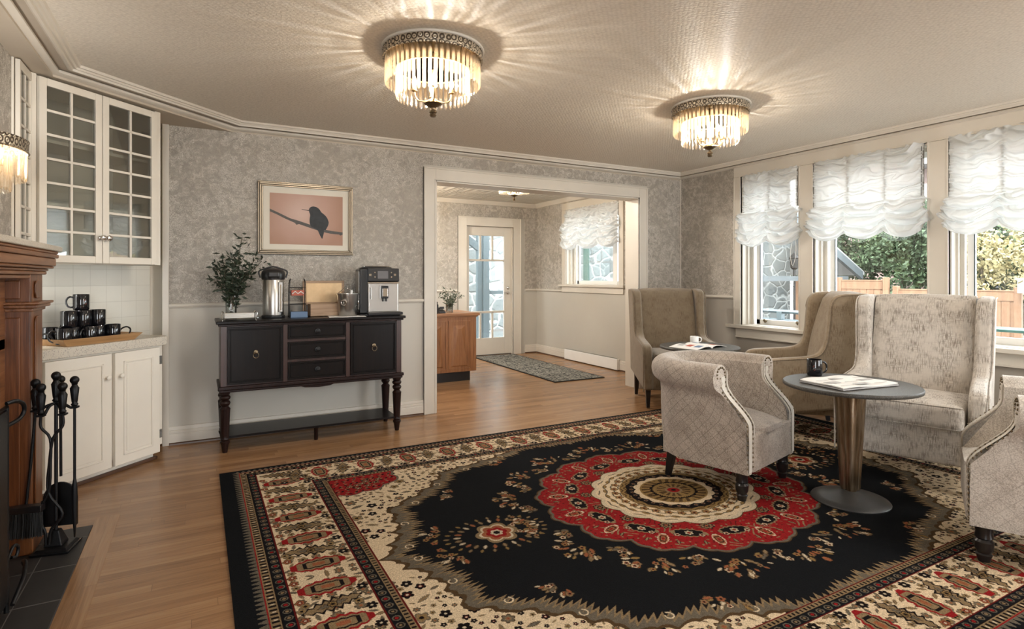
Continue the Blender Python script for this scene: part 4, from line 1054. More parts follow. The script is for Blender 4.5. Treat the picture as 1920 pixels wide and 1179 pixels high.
# ---- wire rack with sachets and a dark box at its foot
t = thing('wire_rack', 'tall black wire rack holding a red and white sachet sleeve beside the airpot', 'rack', (.655, 4.60, .914))
b = MB()
for sx in (-1, 1):
    for sy in (-1, 1):
        b.tube(spline([(sx * .058, sy * .030, 0), (sx * .058, sy * .030, .20), (sx * .054, sy * .022, .272), (sx * .048, 0, .292)], 4), .0028, 6)
for z in (.012, .10, .19, .225):
    b.tube([(-.058, -.03, z), (.058, -.03, z), (.058, .03, z), (-.058, .03, z), (-.058, -.03, z)], .0022, 5)
b.build('wire_frame', M['black_iron'], t)
MB().box(-.045, -.034, .165, .045, .02, .205).build('sachet_sleeve', M['print_red'], t)
MB().tube([(-.040, -.036, .178), (-.02, -.0365, .196), (0, -.036, .180), (.02, -.0365, .195), (.040, -.036, .180)], .004, 5).build('sleeve_print', M['paper'], t)
MB().box(-.054, -.060, .0, .066, .02, .044).build('sachet_box', M['print_blue'], t, bevel=.002)
# ---- large open wooden tea box
t = thing('wooden_tea_box', 'open wooden tea box with a glossy copper coloured lid panel behind the ice bucket', 'box', (.868, 4.650, .914))
b = MB(); b.box(-.155, .055, .004, -.135, .068, .278).box(.145, .055, .004, .165, .068, .278).box(-.155, .055, .262, .165, .068, .280).box(-.155, .055, .09, .165, .068, .110)
b.xform(Matrix.Rotation(R(-4), 4, 'X')); b.build('raised_lid', M['boxwood'], t, bevel=.002)
MB().box(-.14, .060, .105, .15, .064, .265).xform(Matrix.Rotation(R(-4), 4, 'X')).build('lid_panel', M['copper'], t)
b = MB().box(-.12, -.075, 0, .10, .05, .008).box(-.12, -.075, 0, .10, -.065, .098).box(-.12, .04, 0, .10, .05, .098).box(-.12, -.065, 0, -.11, .04, .098).box(.09, -.065, 0, .10, .04, .098)
b.box(-.12, -.065, .088, .10, .04, .096).build('box_body', M['boxwood'], t, bevel=.002)
# ---- steel ice bucket with tongs
t = thing('ice_bucket', 'small steel ice bucket with ring handles in front of the wooden box', 'bucket', (1.018, 4.530, .918))
MB().lathe([(.066, 0), (.068, .004), (.080, .155), (.085, .170), (.085, .174), (.080, .172), (.076, .155), (.064, .010), (0, .008)], n=48).build('bucket_body', M['steel'], t, smooth=40)
for sx in (-1, 1):
    a0 = R(-122) if sx < 0 else R(30); c_ = Vector((.082 * math.cos(a0), .082 * math.sin(a0), .125))
    ring = [tuple(c_ + Vector((math.cos(a0) * .008, math.sin(a0) * .008, -.018)) + Vector((-math.sin(a0) * .020 * math.cos(q), math.cos(a0) * .020 * math.cos(q), .022 * math.sin(q)))) for q in [2 * PI * k / 16 for k in range(17)]]
    MB().tube(ring, .003, 6, cap=False).sphere(tuple(c_), .008, 8, 6).build('ring_handle', M['chrome'], t, smooth=60)
MB().tube(spline([(.02, -.01, .02), (.035, 0, .17), (.0, .01, .215), (-.02, .0, .228), (-.05, -.02, .20), (-.08, -.04, .18)], 4), .003, 6).build('tongs', M['chrome'], t, smooth=60)
MB().tube([(.02, -.02, .15), (.025, -.02, .20)], .010, 8).build('scoop_handle', M['white'], t, smooth=60)
t = thing('folded_napkin', 'white folded cloth napkin lying under the ice bucket', 'napkin', (1.00, 4.485, .9145), R(-6))
sheet(MB(), .27, .15, 0, .003, lambda u, v: .0006 * math.sin(u * 12) + .0006, 10).build('cloth', M['paper'], t, smooth=40)
# ---- espresso machine
t = thing('coffee_machine', 'black and steel automatic coffee machine at the right end of the sideboard', 'coffee machine', (1.274, 4.62, .914), R(-6))
MB().box(-.155, -.10, .012, .145, .14, .372).build('machine_body', M['black_plastic'], t, bevel=.012)
MB().box(-.095, -.128, .022, .150, -.098, .262).build('front_plate', M['steel'], t, bevel=.012, bseg=3)
MB().box(-.157, -.08, .05, -.150, .12, .35).build('side_panel', M['steel'], t)
cp = MB().prism([(-.105, .262), (-.150, .272), (-.142, .372), (-.105, .376)], -.095, .150, 'x').build('control_panel', M['black_plastic'], t, bevel=.004)
def onp(x0, z0, x1, z1, m_, nm, th=.002):
    f = lambda z: -.150 + (.008) * (z - .272) / .10
    return MB().prism([(f(z0) - th, z0), (f(z1) - th, z1), (f(z1) + .002, z1), (f(z0) + .002, z0)], x0, x1, 'x').build(nm, m_, cp)
onp(-.020, .292, .062, .352, M['screen'], 'display')
for xx in (-.078, .115):
    for zz in (.322,): onp(xx - .009, zz - .009, xx + .009, zz + .009, M['chrome'], 'round_button', .004)
for xx in (-.042, .088):
    for zz in (.305, .340): onp(xx - .005, zz - .005, xx + .005, zz + .005, M['chrome'], 'small_button', .003)
MB().box(-.098, -.140, .255, .152, -.125, .264).build('chrome_strip', M['chrome'], t)
sp = MB().box(.005, -.168, .135, .062, -.125, .235).build('spout', M['black_plastic'], t, bevel=.006)
MB().box(.012, -.172, .150, .055, -.166, .215).build('spout_cover', M['chrome'], sp, bevel=.003)
for xx in (.020, .047): MB().tube([(xx, -.150, .138), (xx, -.150, .112)], .007, 8).build('nozzle', M['black_plastic'], sp, smooth=60)
MB().tube([(-.072, -.140, .22), (-.072, -.140, .13)], .006, 8).build('steam_wand', M['steel'], t, smooth=60)
MB().box(-.105, -.225, .008, .165, -.10, .030).build('drip_tray', M['black_plastic'], t, bevel=.006)
MB().box(-.13, -.05, .372, .11, .12, .384).build('bean_lid', M['black_plastic'], t, bevel=.008)
MB().tube([(-.11, -.04, .390), (.09, -.04, .390), (.09, .10, .390), (-.11, .10, .390), (-.11, -.04, .390)], .004, 6).build('cup_rail', M['chrome'], t)
MB().box(-.158, -.155, .0, .155, .14, .012).build('foot_plate', M['black_plastic'], t)
MB().tube(spline([(-.155, .02, .05), (-.20, .02, .03), (-.215, .05, .05), (-.20, .10, .02)], 4), .004, 6).build('power_cord', M['black_plastic'], t)

# ------------------------------------------------------------------ corner cabinets (local x along the face, y into the cabinet)
AN = R(45); RX0, RY0 = -.24, 4.48
def at45(s_, off=0): return (RX0 + s_ * D45 + off * D45, RY0 + s_ * D45 - off * D45, 0)
t = thing('glazed_wall_cabinet', 'cream glazed wall cabinet with two doors above the tiled corner counter', 'cabinet', at45(-.395), AN)
L, Rr, Z0, Z1 = -.402, .412, 1.297, 2.318
b = MB().box(L, .02, Z0, L + .02, .36, Z1).box(Rr - .06, .02, Z0, Rr, .36, Z1).box(L, .02, Z0, Rr, .36, Z0 + .02).box(L, .02, Z1 - .02, Rr, .36, Z1)
b.box(Rr - .041, -.004, Z0, Rr, .02, Z1).box(L, -.004, Z0, L + .045, .02, Z1)
b.build('cabinet_frame', M['cabinet'], t, bevel=.002)
MB().box(L + .02, .34, Z0 + .02, Rr - .06, .355, Z1 - .02).build('cabinet_back', M['shelf_dark'], t)
for z in (1.62, 1.97): MB().box(L + .02, .04, z, Rr - .06, .33, z + .018).build('shelf', M['cabinet'], t)
def glazed_door(parent, x0, x1, z0, z1, cols, rows, st=.040, y=-.022, mt='cabinet', knob=None, rail=.042):
    b = MB(); y1 = y + .020; a0, a1, c0, c1 = x0 + st, x1 - st, z0 + rail, z1 - rail
    b.box(x0, y, z0, a0, y1, z1).box(a1, y, z0, x1, y1, z1).box(a0, y, z0, a1, y1, c0).box(a0, y, c1, a1, y1, z1)
    for k in range(1, cols):
        xx = a0 + (a1 - a0) * k / cols; b.box(xx - .007, y + .003, c0, xx + .007, y1, c1)
    for k in range(1, rows):
        zz = c0 + (c1 - c0) * k / rows; b.box(a0, y + .003, zz - .0075, a1, y1, zz + .0075)
    d = b.build('door', M[mt], parent, bevel=.002, bseg=1)
    MB().box(a0, y + .012, c0, a1, y + .015, c1).build('door_glass', M['cab_glass'], d)
    if knob:
        MB().lathe([(.012, 0), (.010, .004), (.006, .007), (.006, .014), (.014, .020), (.018, .028), (.014, .037), (.002, .042)], n=16).xform(Matrix.Translation((knob[0], y, knob[1])) @ Matrix.Rotation(R(90), 4, 'X')).build('knob', M['chrome'], d, smooth=40)
    return d
glazed_door(t, -.356, -.004, Z0 + .003, Z1 - .012, 2, 7, knob=(-.018, 1.452))
d2 = glazed_door(t, 0, .370, Z0 + .003, Z1 - .012, 2, 7, knob=(.018, 1.452))
for z in (1.42, 2.13):
    MB().box(.300, .02, z, .345, .03, z + .035).build('hinge', M['black_iron'], d2)
struct(MB().box(L - .6, .30, .80, .60, .34, 1.32).build('trim_30', M['backsplash']), 'square white tile backsplash'); bs = bpy.data.objects['trim_30']
bs.location = at45(-.395); bs.rotation_euler = (0, 0, AN)
# glazed side cabinet on the left wall
t = thing('glazed_side_cabinet', 'narrow cream leaded cabinet on the left wall above the mantel', 'cabinet', (XL, 3.84, 0), R(90) + PI)
t.rotation_euler = (0, 0, R(90)); 
MB().box(-.145, -.010, 1.25, .150, .0, 2.318).build('cabinet_frame', M['cabinet'], t, bevel=.002)
MB().box(-.115, -.013, 1.28, .115, -.010, 2.29).build('cabinet_back', M['shelf_dark'], t)
glazed_door(t, -.14, .11, 1.26, 2.312, 2, 7, st=.024, y=-.034, rail=.045)
# base cabinet
t = thing('base_cabinet', 'cream painted base cabinet with two panelled doors under the corner counter', 'cabinet', at45(-.395), AN)
MB().box(-.36, .012, .095, .440, .34, .765).box(-.36, .045, .018, .40, .34, .095).build('carcass', M['cabinet'], t, bevel=.003)
MB().box(-.36, .027, 0, .418, .045, .020).box(.40, .027, 0, .418, .30, .020).build('shoe_moulding', M['brown_shoe'], t, bevel=.004)
def cab_door(x0, x1, kx):
    b = MB(); b.box(x0, -.012, .055, x1, .010, .752)
    st = .055; a0, a1, c0, c1 = x0 + st, x1 - st, .055 + st, .752 - st
    for (p, q, r_, s_) in ((a0, c0, a1, c0 + .012), (a0, c1 - .012, a1, c1), (a0, c0, a0 + .012, c1), (a1 - .012, c0, a1, c1)): b.box(p, -.018, q, r_, -.012, s_)
    d = b.build('door', M['cabinet'], t, bevel=.004)
    MB().box(a0 + .020, -.016, c0 + .020, a1 - .020, -.012, c1 - .020).build('raised_panel', M['cabinet'], d, bevel=.003)
    MB().lathe([(.010, 0), (.007, .006), (.008, .012), (.014, .018), (.015, .024), (.009, .030), (.002, .031)], n=16).xform(Matrix.Translation((kx, -.012, .610)) @ Matrix.Rotation(R(90), 4, 'X')).build('knob', M['cabinet'], d, smooth=40)
    return d
cab_door(-.32, .065, .030)
d = cab_door(.085, .402, .118)
for z in (.15, .64): MB().box(.396, -.016, z, .412, -.010, z + .055).build('hinge', M['steel'], d)
t = tag(MB().prism([(-.40, -.028), (.440, -.028), (.475, .02), (.475, .298), (-.40, .298)], .765, .822, 'z').build('countertop', M['counter'], None, bevel=.004), 'pale speckled countertop across the corner base cabinet', 'countertop')
t.location = at45(-.395); t.rotation_euler = (0, 0, AN)
struct(MB().prism([(-.60, .26), (.52, .26), (.52, .30), (-.60, .30)], .01, .80, 'z').build('trim_31', M['backsplash'], None, loc=at45(-.395), rot=(0, 0, AN)), 'tiled wall beside the base cabinet')
# tray + mugs in counter frame
def cpos(s_, y, z):
    q = at45(-.395); return (q[0] + s_ * D45 - y * D45, q[1] + s_ * D45 + y * D45, z)
CT = .822
t = thing('serving_tray', 'flared wooden tray with black handles holding the stacked mugs on the corner counter', 'tray', cpos(.020, .120, CT), AN)
tw, td = .210, .115; b = MB(); fl = .040; hh = .042
outer_b = [(-tw, -td), (tw, -td), (tw, td), (-tw, td)]; outer_t = [(-tw - fl, -td - fl * .6), (tw + fl, -td - fl * .6), (tw + fl, td + fl * .6), (-tw - fl, td + fl * .6)]
inn_t = [(-tw - fl + .010, -td - fl * .6 + .010), (tw + fl - .010, -td - fl * .6 + .010), (tw + fl - .010, td + fl * .6 - .010), (-tw - fl + .010, td + fl * .6 - .010)]; inn_b = [(-tw + .008, -td + .008), (tw - .008, -td + .008), (tw - .008, td - .008), (-tw + .008, td - .008)]
vs = [(x, y, 0) for x, y in outer_b] + [(x, y, hh) for x, y in outer_t] + [(x, y, hh) for x, y in inn_t] + [(x, y, .008) for x, y in inn_b]
fs = [(3, 2, 1, 0), (12, 13, 14, 15)] + [(r * 4 + i, r * 4 + (i + 1) % 4, (r + 1) * 4 + (i + 1) % 4, (r + 1) * 4 + i) for r in range(3) for i in range(4)]
b.add(vs, fs).build('tray_body', M['bamboo'], t, bevel=.0015, bseg=1)
for sx in (-1, 1):
    MB().tube(spline([(sx * (tw + .022), -.045, .030), (sx * (tw + .035), -.038, .060), (sx * (tw + .040), 0, .074), (sx * (tw + .035), .038, .060), (sx * (tw + .022), .045, .030)], 5), .005, 8).build('tray_handle', M['black_iron'], t, smooth=60)
mp = []
P0 = [(-.172, -.058), (-.098, -.020), (-.024, -.060), (.052, -.022), (.126, -.056), (-.165, .064), (-.062, .064), (.022, .064), (.108, .064)]
desc = {0: 'black mug in the bottom row of the stack, nearest the mantel', 1: 'black mug in the bottom row, second from the mantel', 2: 'black mug in the middle of the bottom row on the tray', 3: 'black mug in the bottom row, second from its right end', 4: 'black mug at the right end of the bottom row on the tray'}
for k, (a, c_) in enumerate(P0):
    lab = desc.get(k, 'black mug in the hidden rear row of the stack on the tray')
    mug(lab, cpos(.005 + a, .120 + c_, CT + .0085), R(200 + 20 * k) if k < 5 else R(90 + 20 * k), 'black mugs stacked on the tray', None)
for k, (a, c_) in enumerate([(-.128, -.036), (-.042, -.034), (.044, -.036)]):
    mug(['black mug at the left of the middle tier of the stack', 'black mug in the centre of the middle tier of the stack', 'black mug at the right of the middle tier of the stack'][k], cpos(.005 + a, .120 + c_, CT + .0085 + .0955), R(120 + 40 * k), 'black mugs stacked on the tray', None)
mug('single black mug on top of the stack with its handle to the left', cpos(.005 - .045, .120 - .02, CT + .0085 + .191), R(185), 'black mugs stacked on the tray', R(-50))

# ------------------------------------------------------------------ fireplace
FX = -.645                                   # pilaster front face
t = thing('fireplace_surround', 'carved honey oak fireplace surround at the left edge of the photo', 'fireplace', (XL, 2.6, .0085))
def fb(b, x0, y0, z0, x1, y1, z1): return b.box(x0 - XL, y0 - 2.6, z0, x1 - XL, y1 - 2.6, z1)
fy0, fy1 = 1.78, 3.42
for (y0, y1) in ((fy1 - .215, fy1), (fy0, fy0 + .215)):
    b = MB(); fb(b, XL, y0, 0, FX, y1, 1.225); fb(b, XL, y0 - .008, 0, FX + .010, y1 + .008, .14); p_ = b.build('pilaster', M['oak'], t, bevel=.004)
    for z0, z1 in ((.19, 1.035), (1.115, 1.195)):
        b = MB()
        n = 10; w = (y1 - y0) / 2 - .055; ym = (y0 + y1) / 2
        pts = []
        c_ = min(.03, w * .6)
        for k in range(4):
            for q in range(n + 1):
                a = k * PI / 2 + q / n * PI / 2; yy = (w - c_) * (1 if k in (0, 3) else -1); zz = ((z1 - z0) / 2 - c_) * (1 if k in (0, 1) else -1)
                pts.append((ym + yy + c_ * math.cos(a) - 2.6, (z0 + z1) / 2 + zz + c_ * math.sin(a)))
        b.prism(pts, FX - XL, FX - XL + .007, 'x').build('oval_panel', M['oak'], p_, bevel=.004)
    # inner side face panels (facing along the hearth)
    yf = y0 if y0 > 2.6 else y1; sg = -1 if y0 > 2.6 else 1
    for z0, z1 in ((.19, 1.035), (1.115, 1.195)):
        b = MB(); fb(b, XL + .035, yf, z0, FX - .035, yf + sg * .008, z1); b.build('side_panel', M['oak'], p_, bevel=.005)
    b = MB()
    for (e, z0, z1) in ((.010, 1.060, 1.075), (.026, 1.075, 1.090), (.036, 1.090, 1.102)): fb(b, XL, y0 - e, z0, FX + e, y1 + e, z1)
    b.build('capital_moulding', M['oak_h'], p_, bevel=.004)
b = MB(); fb(b, XL, fy0 + .2, .90, FX - .085, fy1 - .2, 1.225); fb(b, XL, fy0 + .2, 0, FX - .085, fy0 + .36, .95); fb(b, XL, fy1 - .36, 0, FX - .085, fy1 - .2, .95); b.build('frieze_board', M['oak_h'], t, bevel=.004)
b = MB(); fb(b, XL, fy0 + .36, 0, FX - .165, fy1 - .36, .92); b.build('firebox', M['black_iron'], t)
b = MB()
for (e, z0, z1) in ((-.01, 1.205, 1.222), (.010, 1.222, 1.238), (.018, 1.238, 1.250), (.040, 1.250, 1.262), (.048, 1.262, 1.300), (.060, 1.300, 1.320), (.058, 1.320, 1.332)): fb(b, XL, fy0 - e - .01, z0, FX + .005 + e * .75, fy1 + e + .012, z1)
b.build('crown_shelf_moulding', M['oak_h'], t, bevel=.006)
b = MB(); fb(b, XL, fy0 - .095, 1.332, FX + .060, fy1 + .095, 1.358); b.build('mantel_shelf', M['counter'], t, bevel=.006)
tag(MB().box(XL, 1.6, 0, -.455, 3.443, .008).build('hearth', M['hearth'], None, bevel=.003), 'dark slate tiled hearth slab in front of the fireplace', 'hearth')
# fire screen at the photo edge
t = thing('fire_screen', 'black iron fire screen with a loop handle at the left edge of the photo', 'fire screen', (-.600, 2.30, .008))
MB().box(-.006, -.34, .06, .006, .335, .74).build('mesh_panel', M['black_iron'], t)
fr = MB(); fr.tube([(0, -.345, .02), (0, -.345, .75), (0, .345, .75), (0, .345, .02)], .008, 8); fr.build('screen_frame', M['black_iron'], t, smooth=60)
MB().tube(spline([(.0, .345, .762), (.02, .372, .764), (.03, .42, .745), (.03, .438, .715), (.02, .42, .690), (.0, .37, .680), (.0, .345, .682)], 5), .0075, 8).build('loop_handle', M['black_iron'], t, smooth=60)
for yy in (-.30, .33):
    MB().tube(spline([(.02, yy, .05), (.03, yy + .10, .10), (.01, yy + .22, .105), (-.02, yy + .34, .065), (-.03, yy + .42, .008)], 5), .008, 8).build('arched_foot', M['black_iron'], t, smooth=60)
MB().tube(spline([(.0, .345, .20), (.01, .39, .235), (.015, .43, .215), (.01, .425, .185), (.0, .405, .19)], 4), .006, 8).build('scroll', M['black_iron'], t, smooth=60)
# ---- fire tools
FT = Vector((-.560, 3.222, .008))
GT = 'black iron fireplace tools hanging on the stand'
t = thing('fire_tool_stand', 'black iron stand for the fireplace tools on the hearth corner', 'fire tool stand', tuple(FT), R(-12))
b = MB(); b.tbox(.004, -.005, 0, .012, .070, .072, .074, .076).tbox(.004, -.005, .012, .022, .065, .066, .055, .055)
b.build('foot_plate', M['black_iron'], t, bevel=.003)
MB().tbox(0, 0, .022, .085, .036, .036, .016, .016).build('pedestal', M['black_iron'], t, bevel=.004)
MB().tube([(0, 0, .08), (0, 0, .66)], .0075, 8).build('pole', M['black_iron'], t, smooth=60)
def grip(b, x, y, z):
    """turned grip and ball, base at z"""
    b.lathe([(.010, z), (.015, z + .006), (.010, z + .014), (.012, z + .022), (.018, z + .080), (.013, z + .088), (.010, z + .095), (.013, z + .100)], x, y, 14); return b.sphere((x, y, z + .116), .0185, 12, 8)
grip(MB(), 0, 0, .655).build('finial_grip', M['black_iron'], t, smooth=50)
arms = {}
for nm, (ax, ay, z) in {'brush': (-.066, -.024, .628), 'tongs_l': (-.032, -.058, .612), 'tongs_r': (.046, -.050, .612), 'poker': (.066, .012, .628), 'shovel': (-.010, .068, .625)}.items():
    arms[nm] = (ax, ay, z)
    MB().tube(spline([(0, 0, .650), (ax * .45, ay * .45, .640), (ax * .8, ay * .8, z - .005), (ax, ay, z)], 4), .0062, 8).box(ax - .014, ay - .014, z - .008, ax + .014, ay + .014, z).build('hook_arm', M['black_iron'], t, smooth=60)
Mr = Matrix.Translation(FT) @ Matrix.Rotation(R(-12), 4, 'Z')
def tool(name, label, key, build):
    o = Mr @ Vector(arms[key]); tt = thing(name, label, 'fire tool', (o.x, o.y, FT.z), R(-12), GT)
    z = arms[key][2]; grip(MB(), 0, 0, z + .002).build('grip', M['black_iron'], tt, smooth=50); build(tt, z); return tt
def bd_brush(tt, z):
    MB().tube([(0, 0, z), (-.012, -.012, .40), (-.025, -.022, .225)], .006, 8).build('rod', M['black_iron'], tt, smooth=60)
    MB().box(-.105, -.060, .195, .045, -.018, .225).build('brush_block', M['black_wood'], tt, bevel=.004)
    b = MB(); rr = random.Random(3)
    for _ in range(420):
        x, y = rr.uniform(-.10, .04), rr.uniform(-.057, -.022); b.tube([(x, y, .197), (x * 1.06 + rr.gauss(0, .003), y + rr.gauss(0, .004), .085 + rr.uniform(0, .01))], .0016, 3, cap=False)
    b.build('bristles', M['rubber'], tt)
tool('hearth_brush', 'wide black hearth brush hanging at the left of the stand', 'brush', bd_brush)
def bd_shovel(tt, z):
    MB().tube([(0, 0, z), (0, .004, .30)], .006, 8).build('rod', M['black_iron'], tt, smooth=60)
    pts = [(-.065, .075)] + [(.068 * math.cos(a), .195 + .080 * math.sin(a)) for a in [PI - PI * k / 16 for k in range(17)]] + [(.065, .075)]
    b = MB(); b.prism(pts, -.004, .004, 'y').box(-.068, -.022, .075, -.064, .004, .20).box(.064, -.022, .075, .068, .004, .20)
    b.build('shovel_blade', M['black_iron'], tt, bevel=.002)
tool('fire_shovel', 'black ash shovel with a rounded blade hanging behind the stand pole', 'shovel', bd_shovel)
def bd_poker(tt, z):
    MB().tube([(0, 0, z), (0, 0, .30)], .006, 8).build('rod', M['black_iron'], tt, smooth=60)
    MB().lathe([(.006, .30), (.011, .265), (.012, .22), (.009, .13), (.0035, .04), (.001, .035)], 0, 0, 10).build('poker_tip', M['black_iron'], tt, smooth=50)
tool('fire_poker', 'black fire poker hanging at the right of the stand', 'poker', bd_poker)
def bd_tongs(tt, z):
    xr = arms['tongs_r'][0] - arms['tongs_l'][0]; m_ = xr / 2
    grip(MB(), xr, .005, z + .002).build('grip', M['black_iron'], tt, smooth=50)
    for sx in (-1, 1):
        s0 = (0, 0, z) if sx < 0 else (xr, .005, z)
        MB().tube(spline([s0, (s0[0], s0[1], z - .055), (m_ + sx * .006, 0, z - .105), (m_ - sx * .002 - .006, 0, .40), (m_ - .012, 0, .27), (m_ - .008 - sx * .050 * -1, -.004, .175), (m_ + sx * .012 - .012, -.004, .11), (m_ + sx * .006 - .014, -.004, .045)], 4), .0058, 8).build('tong_arm', M['black_iron'], tt, smooth=60)
tool('fire_tongs', 'black fire tongs with wavy arms hanging at the front of the stand', 'tongs_l', bd_tongs)

# ------------------------------------------------------------------ entrance room furniture
t = thing('reception_counter', 'honey oak reception counter with panelled front in the entrance room', 'counter', (2.10, 6.14, 0))
MB().box(-.55, .0, .115, .775, .62, .765).build('carcass', M['oak_z'], t, bevel=.003)
MB().box(-.55, -.018, .765, .815, .66, .798).box(-.55, -.008, .750, .79, .64, .765).build('counter_top', M['oak_x'], t, bevel=.005)
MB().box(-.55, .05, 0, .715, .58, .115).build('toe_kick', M['black_wood'], t)
for x0, x1 in ((-.46, -.17), (-.13, .11), (.145, .385), (.43, .69)):
    b = MB(); z0, z1 = .16, .70; y_ = 0; m1 = .045
    vs = [(x0, 0, z0), (x1, 0, z0), (x1, 0, z1), (x0, 0, z1), (x0 + .006, .010, z0 + .006), (x1 - .006, .010, z0 + .006), (x1 - .006, .010, z1 - .006), (x0 + .006, .010, z1 - .006), (x0 + m1, -.010, z0 + m1 * .7), (x1 - m1, -.010, z0 + m1 * .7), ((x1 + x0) / 2 + .02, -.010, z1 - .085), ((x1 + x0) / 2 - .02, -.010, z1 - .085)]
    b.add(vs, [(8, 9, 10, 11), (4, 5, 9, 8), (5, 6, 10, 9), (6, 7, 11, 10), (7, 4, 8, 11)])
    for (p, q, r_, s_) in ((x0 - .012, z0 - .012, x1 + .012, z0), (x0 - .012, z1, x1 + .012, z1 + .012), (x0 - .012, z0, x0, z1), (x1, z0, x1 + .012, z1)): b.box(p, -.006, q, r_, .004, s_)
    b.build('raised_panel', M['oak_z'], t)
vase('clear glass vase with grey green sprigs on the oak reception counter', (2.60, 6.30, .798), .045, .10,
     [(.09, 0, .22, 6), (-.06, 0, .26, 7), (-.09, .02, .20, 6), (.02, 0, .24, 6), (.14, 0, .20, 5), (-.03, -.04, .16, 6), (.05, .03, .18, 6)], .040, M['leaf_grey'])
t = thing('pen_cup', 'black pen cup standing on the oak reception counter', 'pen cup', (2.385, 6.20, .798))
MB().lathe([(.036, 0), (.036, .105), (.033, .105), (.033, .006), (0, .006)], n=24).build('cup_body', M['black_plastic'], t, smooth=40)
for k in range(4):
    a = k * 1.7; MB().tube([(.015 * math.cos(a), .015 * math.sin(a), .01), (.026 * math.cos(a), .026 * math.sin(a), .135)], .004, 6).build('pen', M[('black_plastic', 'steel', 'print_blue', 'black_plastic')[k]], t)
t = thing('desk_telephone', 'small black telephone beside the pen cup on the oak counter', 'telephone', (2.475, 6.24, .798))
MB().prism([(-.05, 0), (.05, 0), (.05, .05), (-.05, .022)], -.045, .035, 'x').build('phone_base', M['black_plastic'], t, bevel=.004)
MB().rbox(-.05, -.02, .045, -.02, .05, .070, .01, k=3, m=2).box(-.02, -.01, .050, .03, .02, .075).build('handset', M['black_plastic'], t)
# runner
def m_runner():
    m, nt, b_ = new_mat('black_and_grey_scroll_runner'); g = N(nt); p = g.pos('Object')
    n = g.noise(p, 15, 1, 0.5, 2.2); k = g.ramp(n, [(0.44, 0.0), (0.47, 1.0), (0.60, 1.0), (0.63, 0.0)])
    x, y, z = g.xyz(p); ed = g.math('MAXIMUM', g.math('GREATER_THAN', g.math('ABSOLUTE', x), 0.335), g.math('GREATER_THAN', g.math('ABSOLUTE', y), 1.16))
    g.put(b_.inputs['Base Color'], g.mix(ed, g.mix(k, (0.022, 0.022, 0.022), (0.30, 0.29, 0.25)), (0.015, 0.015, 0.015))); b_.inputs['Roughness'].default_value = 0.95; return m
t = tag(MB().box(-.355, -1.18, 0, .355, 1.18, .010).build('runner_rug', m_runner(), None, bevel=.003), 'black and grey scroll runner leading to the glazed entrance door', 'rug')
t.location = (3.975, 6.73, 0); t.rotation_euler = (0, 0, R(-1))
# ------------------------------------------------------------------ crystal ceiling lights
def prism_mesh(L, w=.0098, d=.0075):
    """faceted crystal bar hanging down from z=0, face towards +x"""
    b = MB(); t_ = .012
    sec = [(-.002, -w), (d * .6, -w * .55), (d, 0), (d * .6, w * .55), (-.002, w), (-d * .5, 0)]
    vs = []; K = len(sec)
    for z, k in ((0, .8), (-t_ * .4, 1), (-L + t_, 1), (-L, .45)):
        vs += [(x * k, y * k, z) for x, y in sec]
    fs = [(j * K + i, j * K + (i + 1) % K, (j + 1) * K + (i + 1) % K, (j + 1) * K + i) for j in range(3) for i in range(K)] + [tuple(range(K))[::-1], tuple(3 * K + i for i in range(K))]
    return b.add(vs, fs)
def crystals(parent, r, z, L, n, a0=0, a1=2 * PI, sx=1, w=.0098):
    first = None; closed = abs(a1 - a0 - 2 * PI) < 1e-6
    for i in range(n):
        a = a0 + (a1 - a0) * (i + .5) / n
        if first is None: o = first = prism_mesh(L, w).build('crystal_prism', M['crystal'], parent)
        else:
            o = first.copy(); COL.objects.link(o); o.parent = parent
        o.location = (r * sx * math.cos(a), r * math.sin(a), z); o.rotation_euler = (0, 0, a + random.uniform(-.12, .12))
def candle(b_arm, b_bulb, b_cup, x, y, z):
    b_cup.lathe([(.004, z), (.016, z + .006), (.017, z + .010), (.010, z + .012), (.010, z + .030), (0, z + .030)], x, y, 12)
    b_bulb.lathe([(.006, z + .030), (.0125, z + .045), (.014, z + .056), (.010, z + .072), (.004, z + .086), (0, z + .092)], x, y, 12)
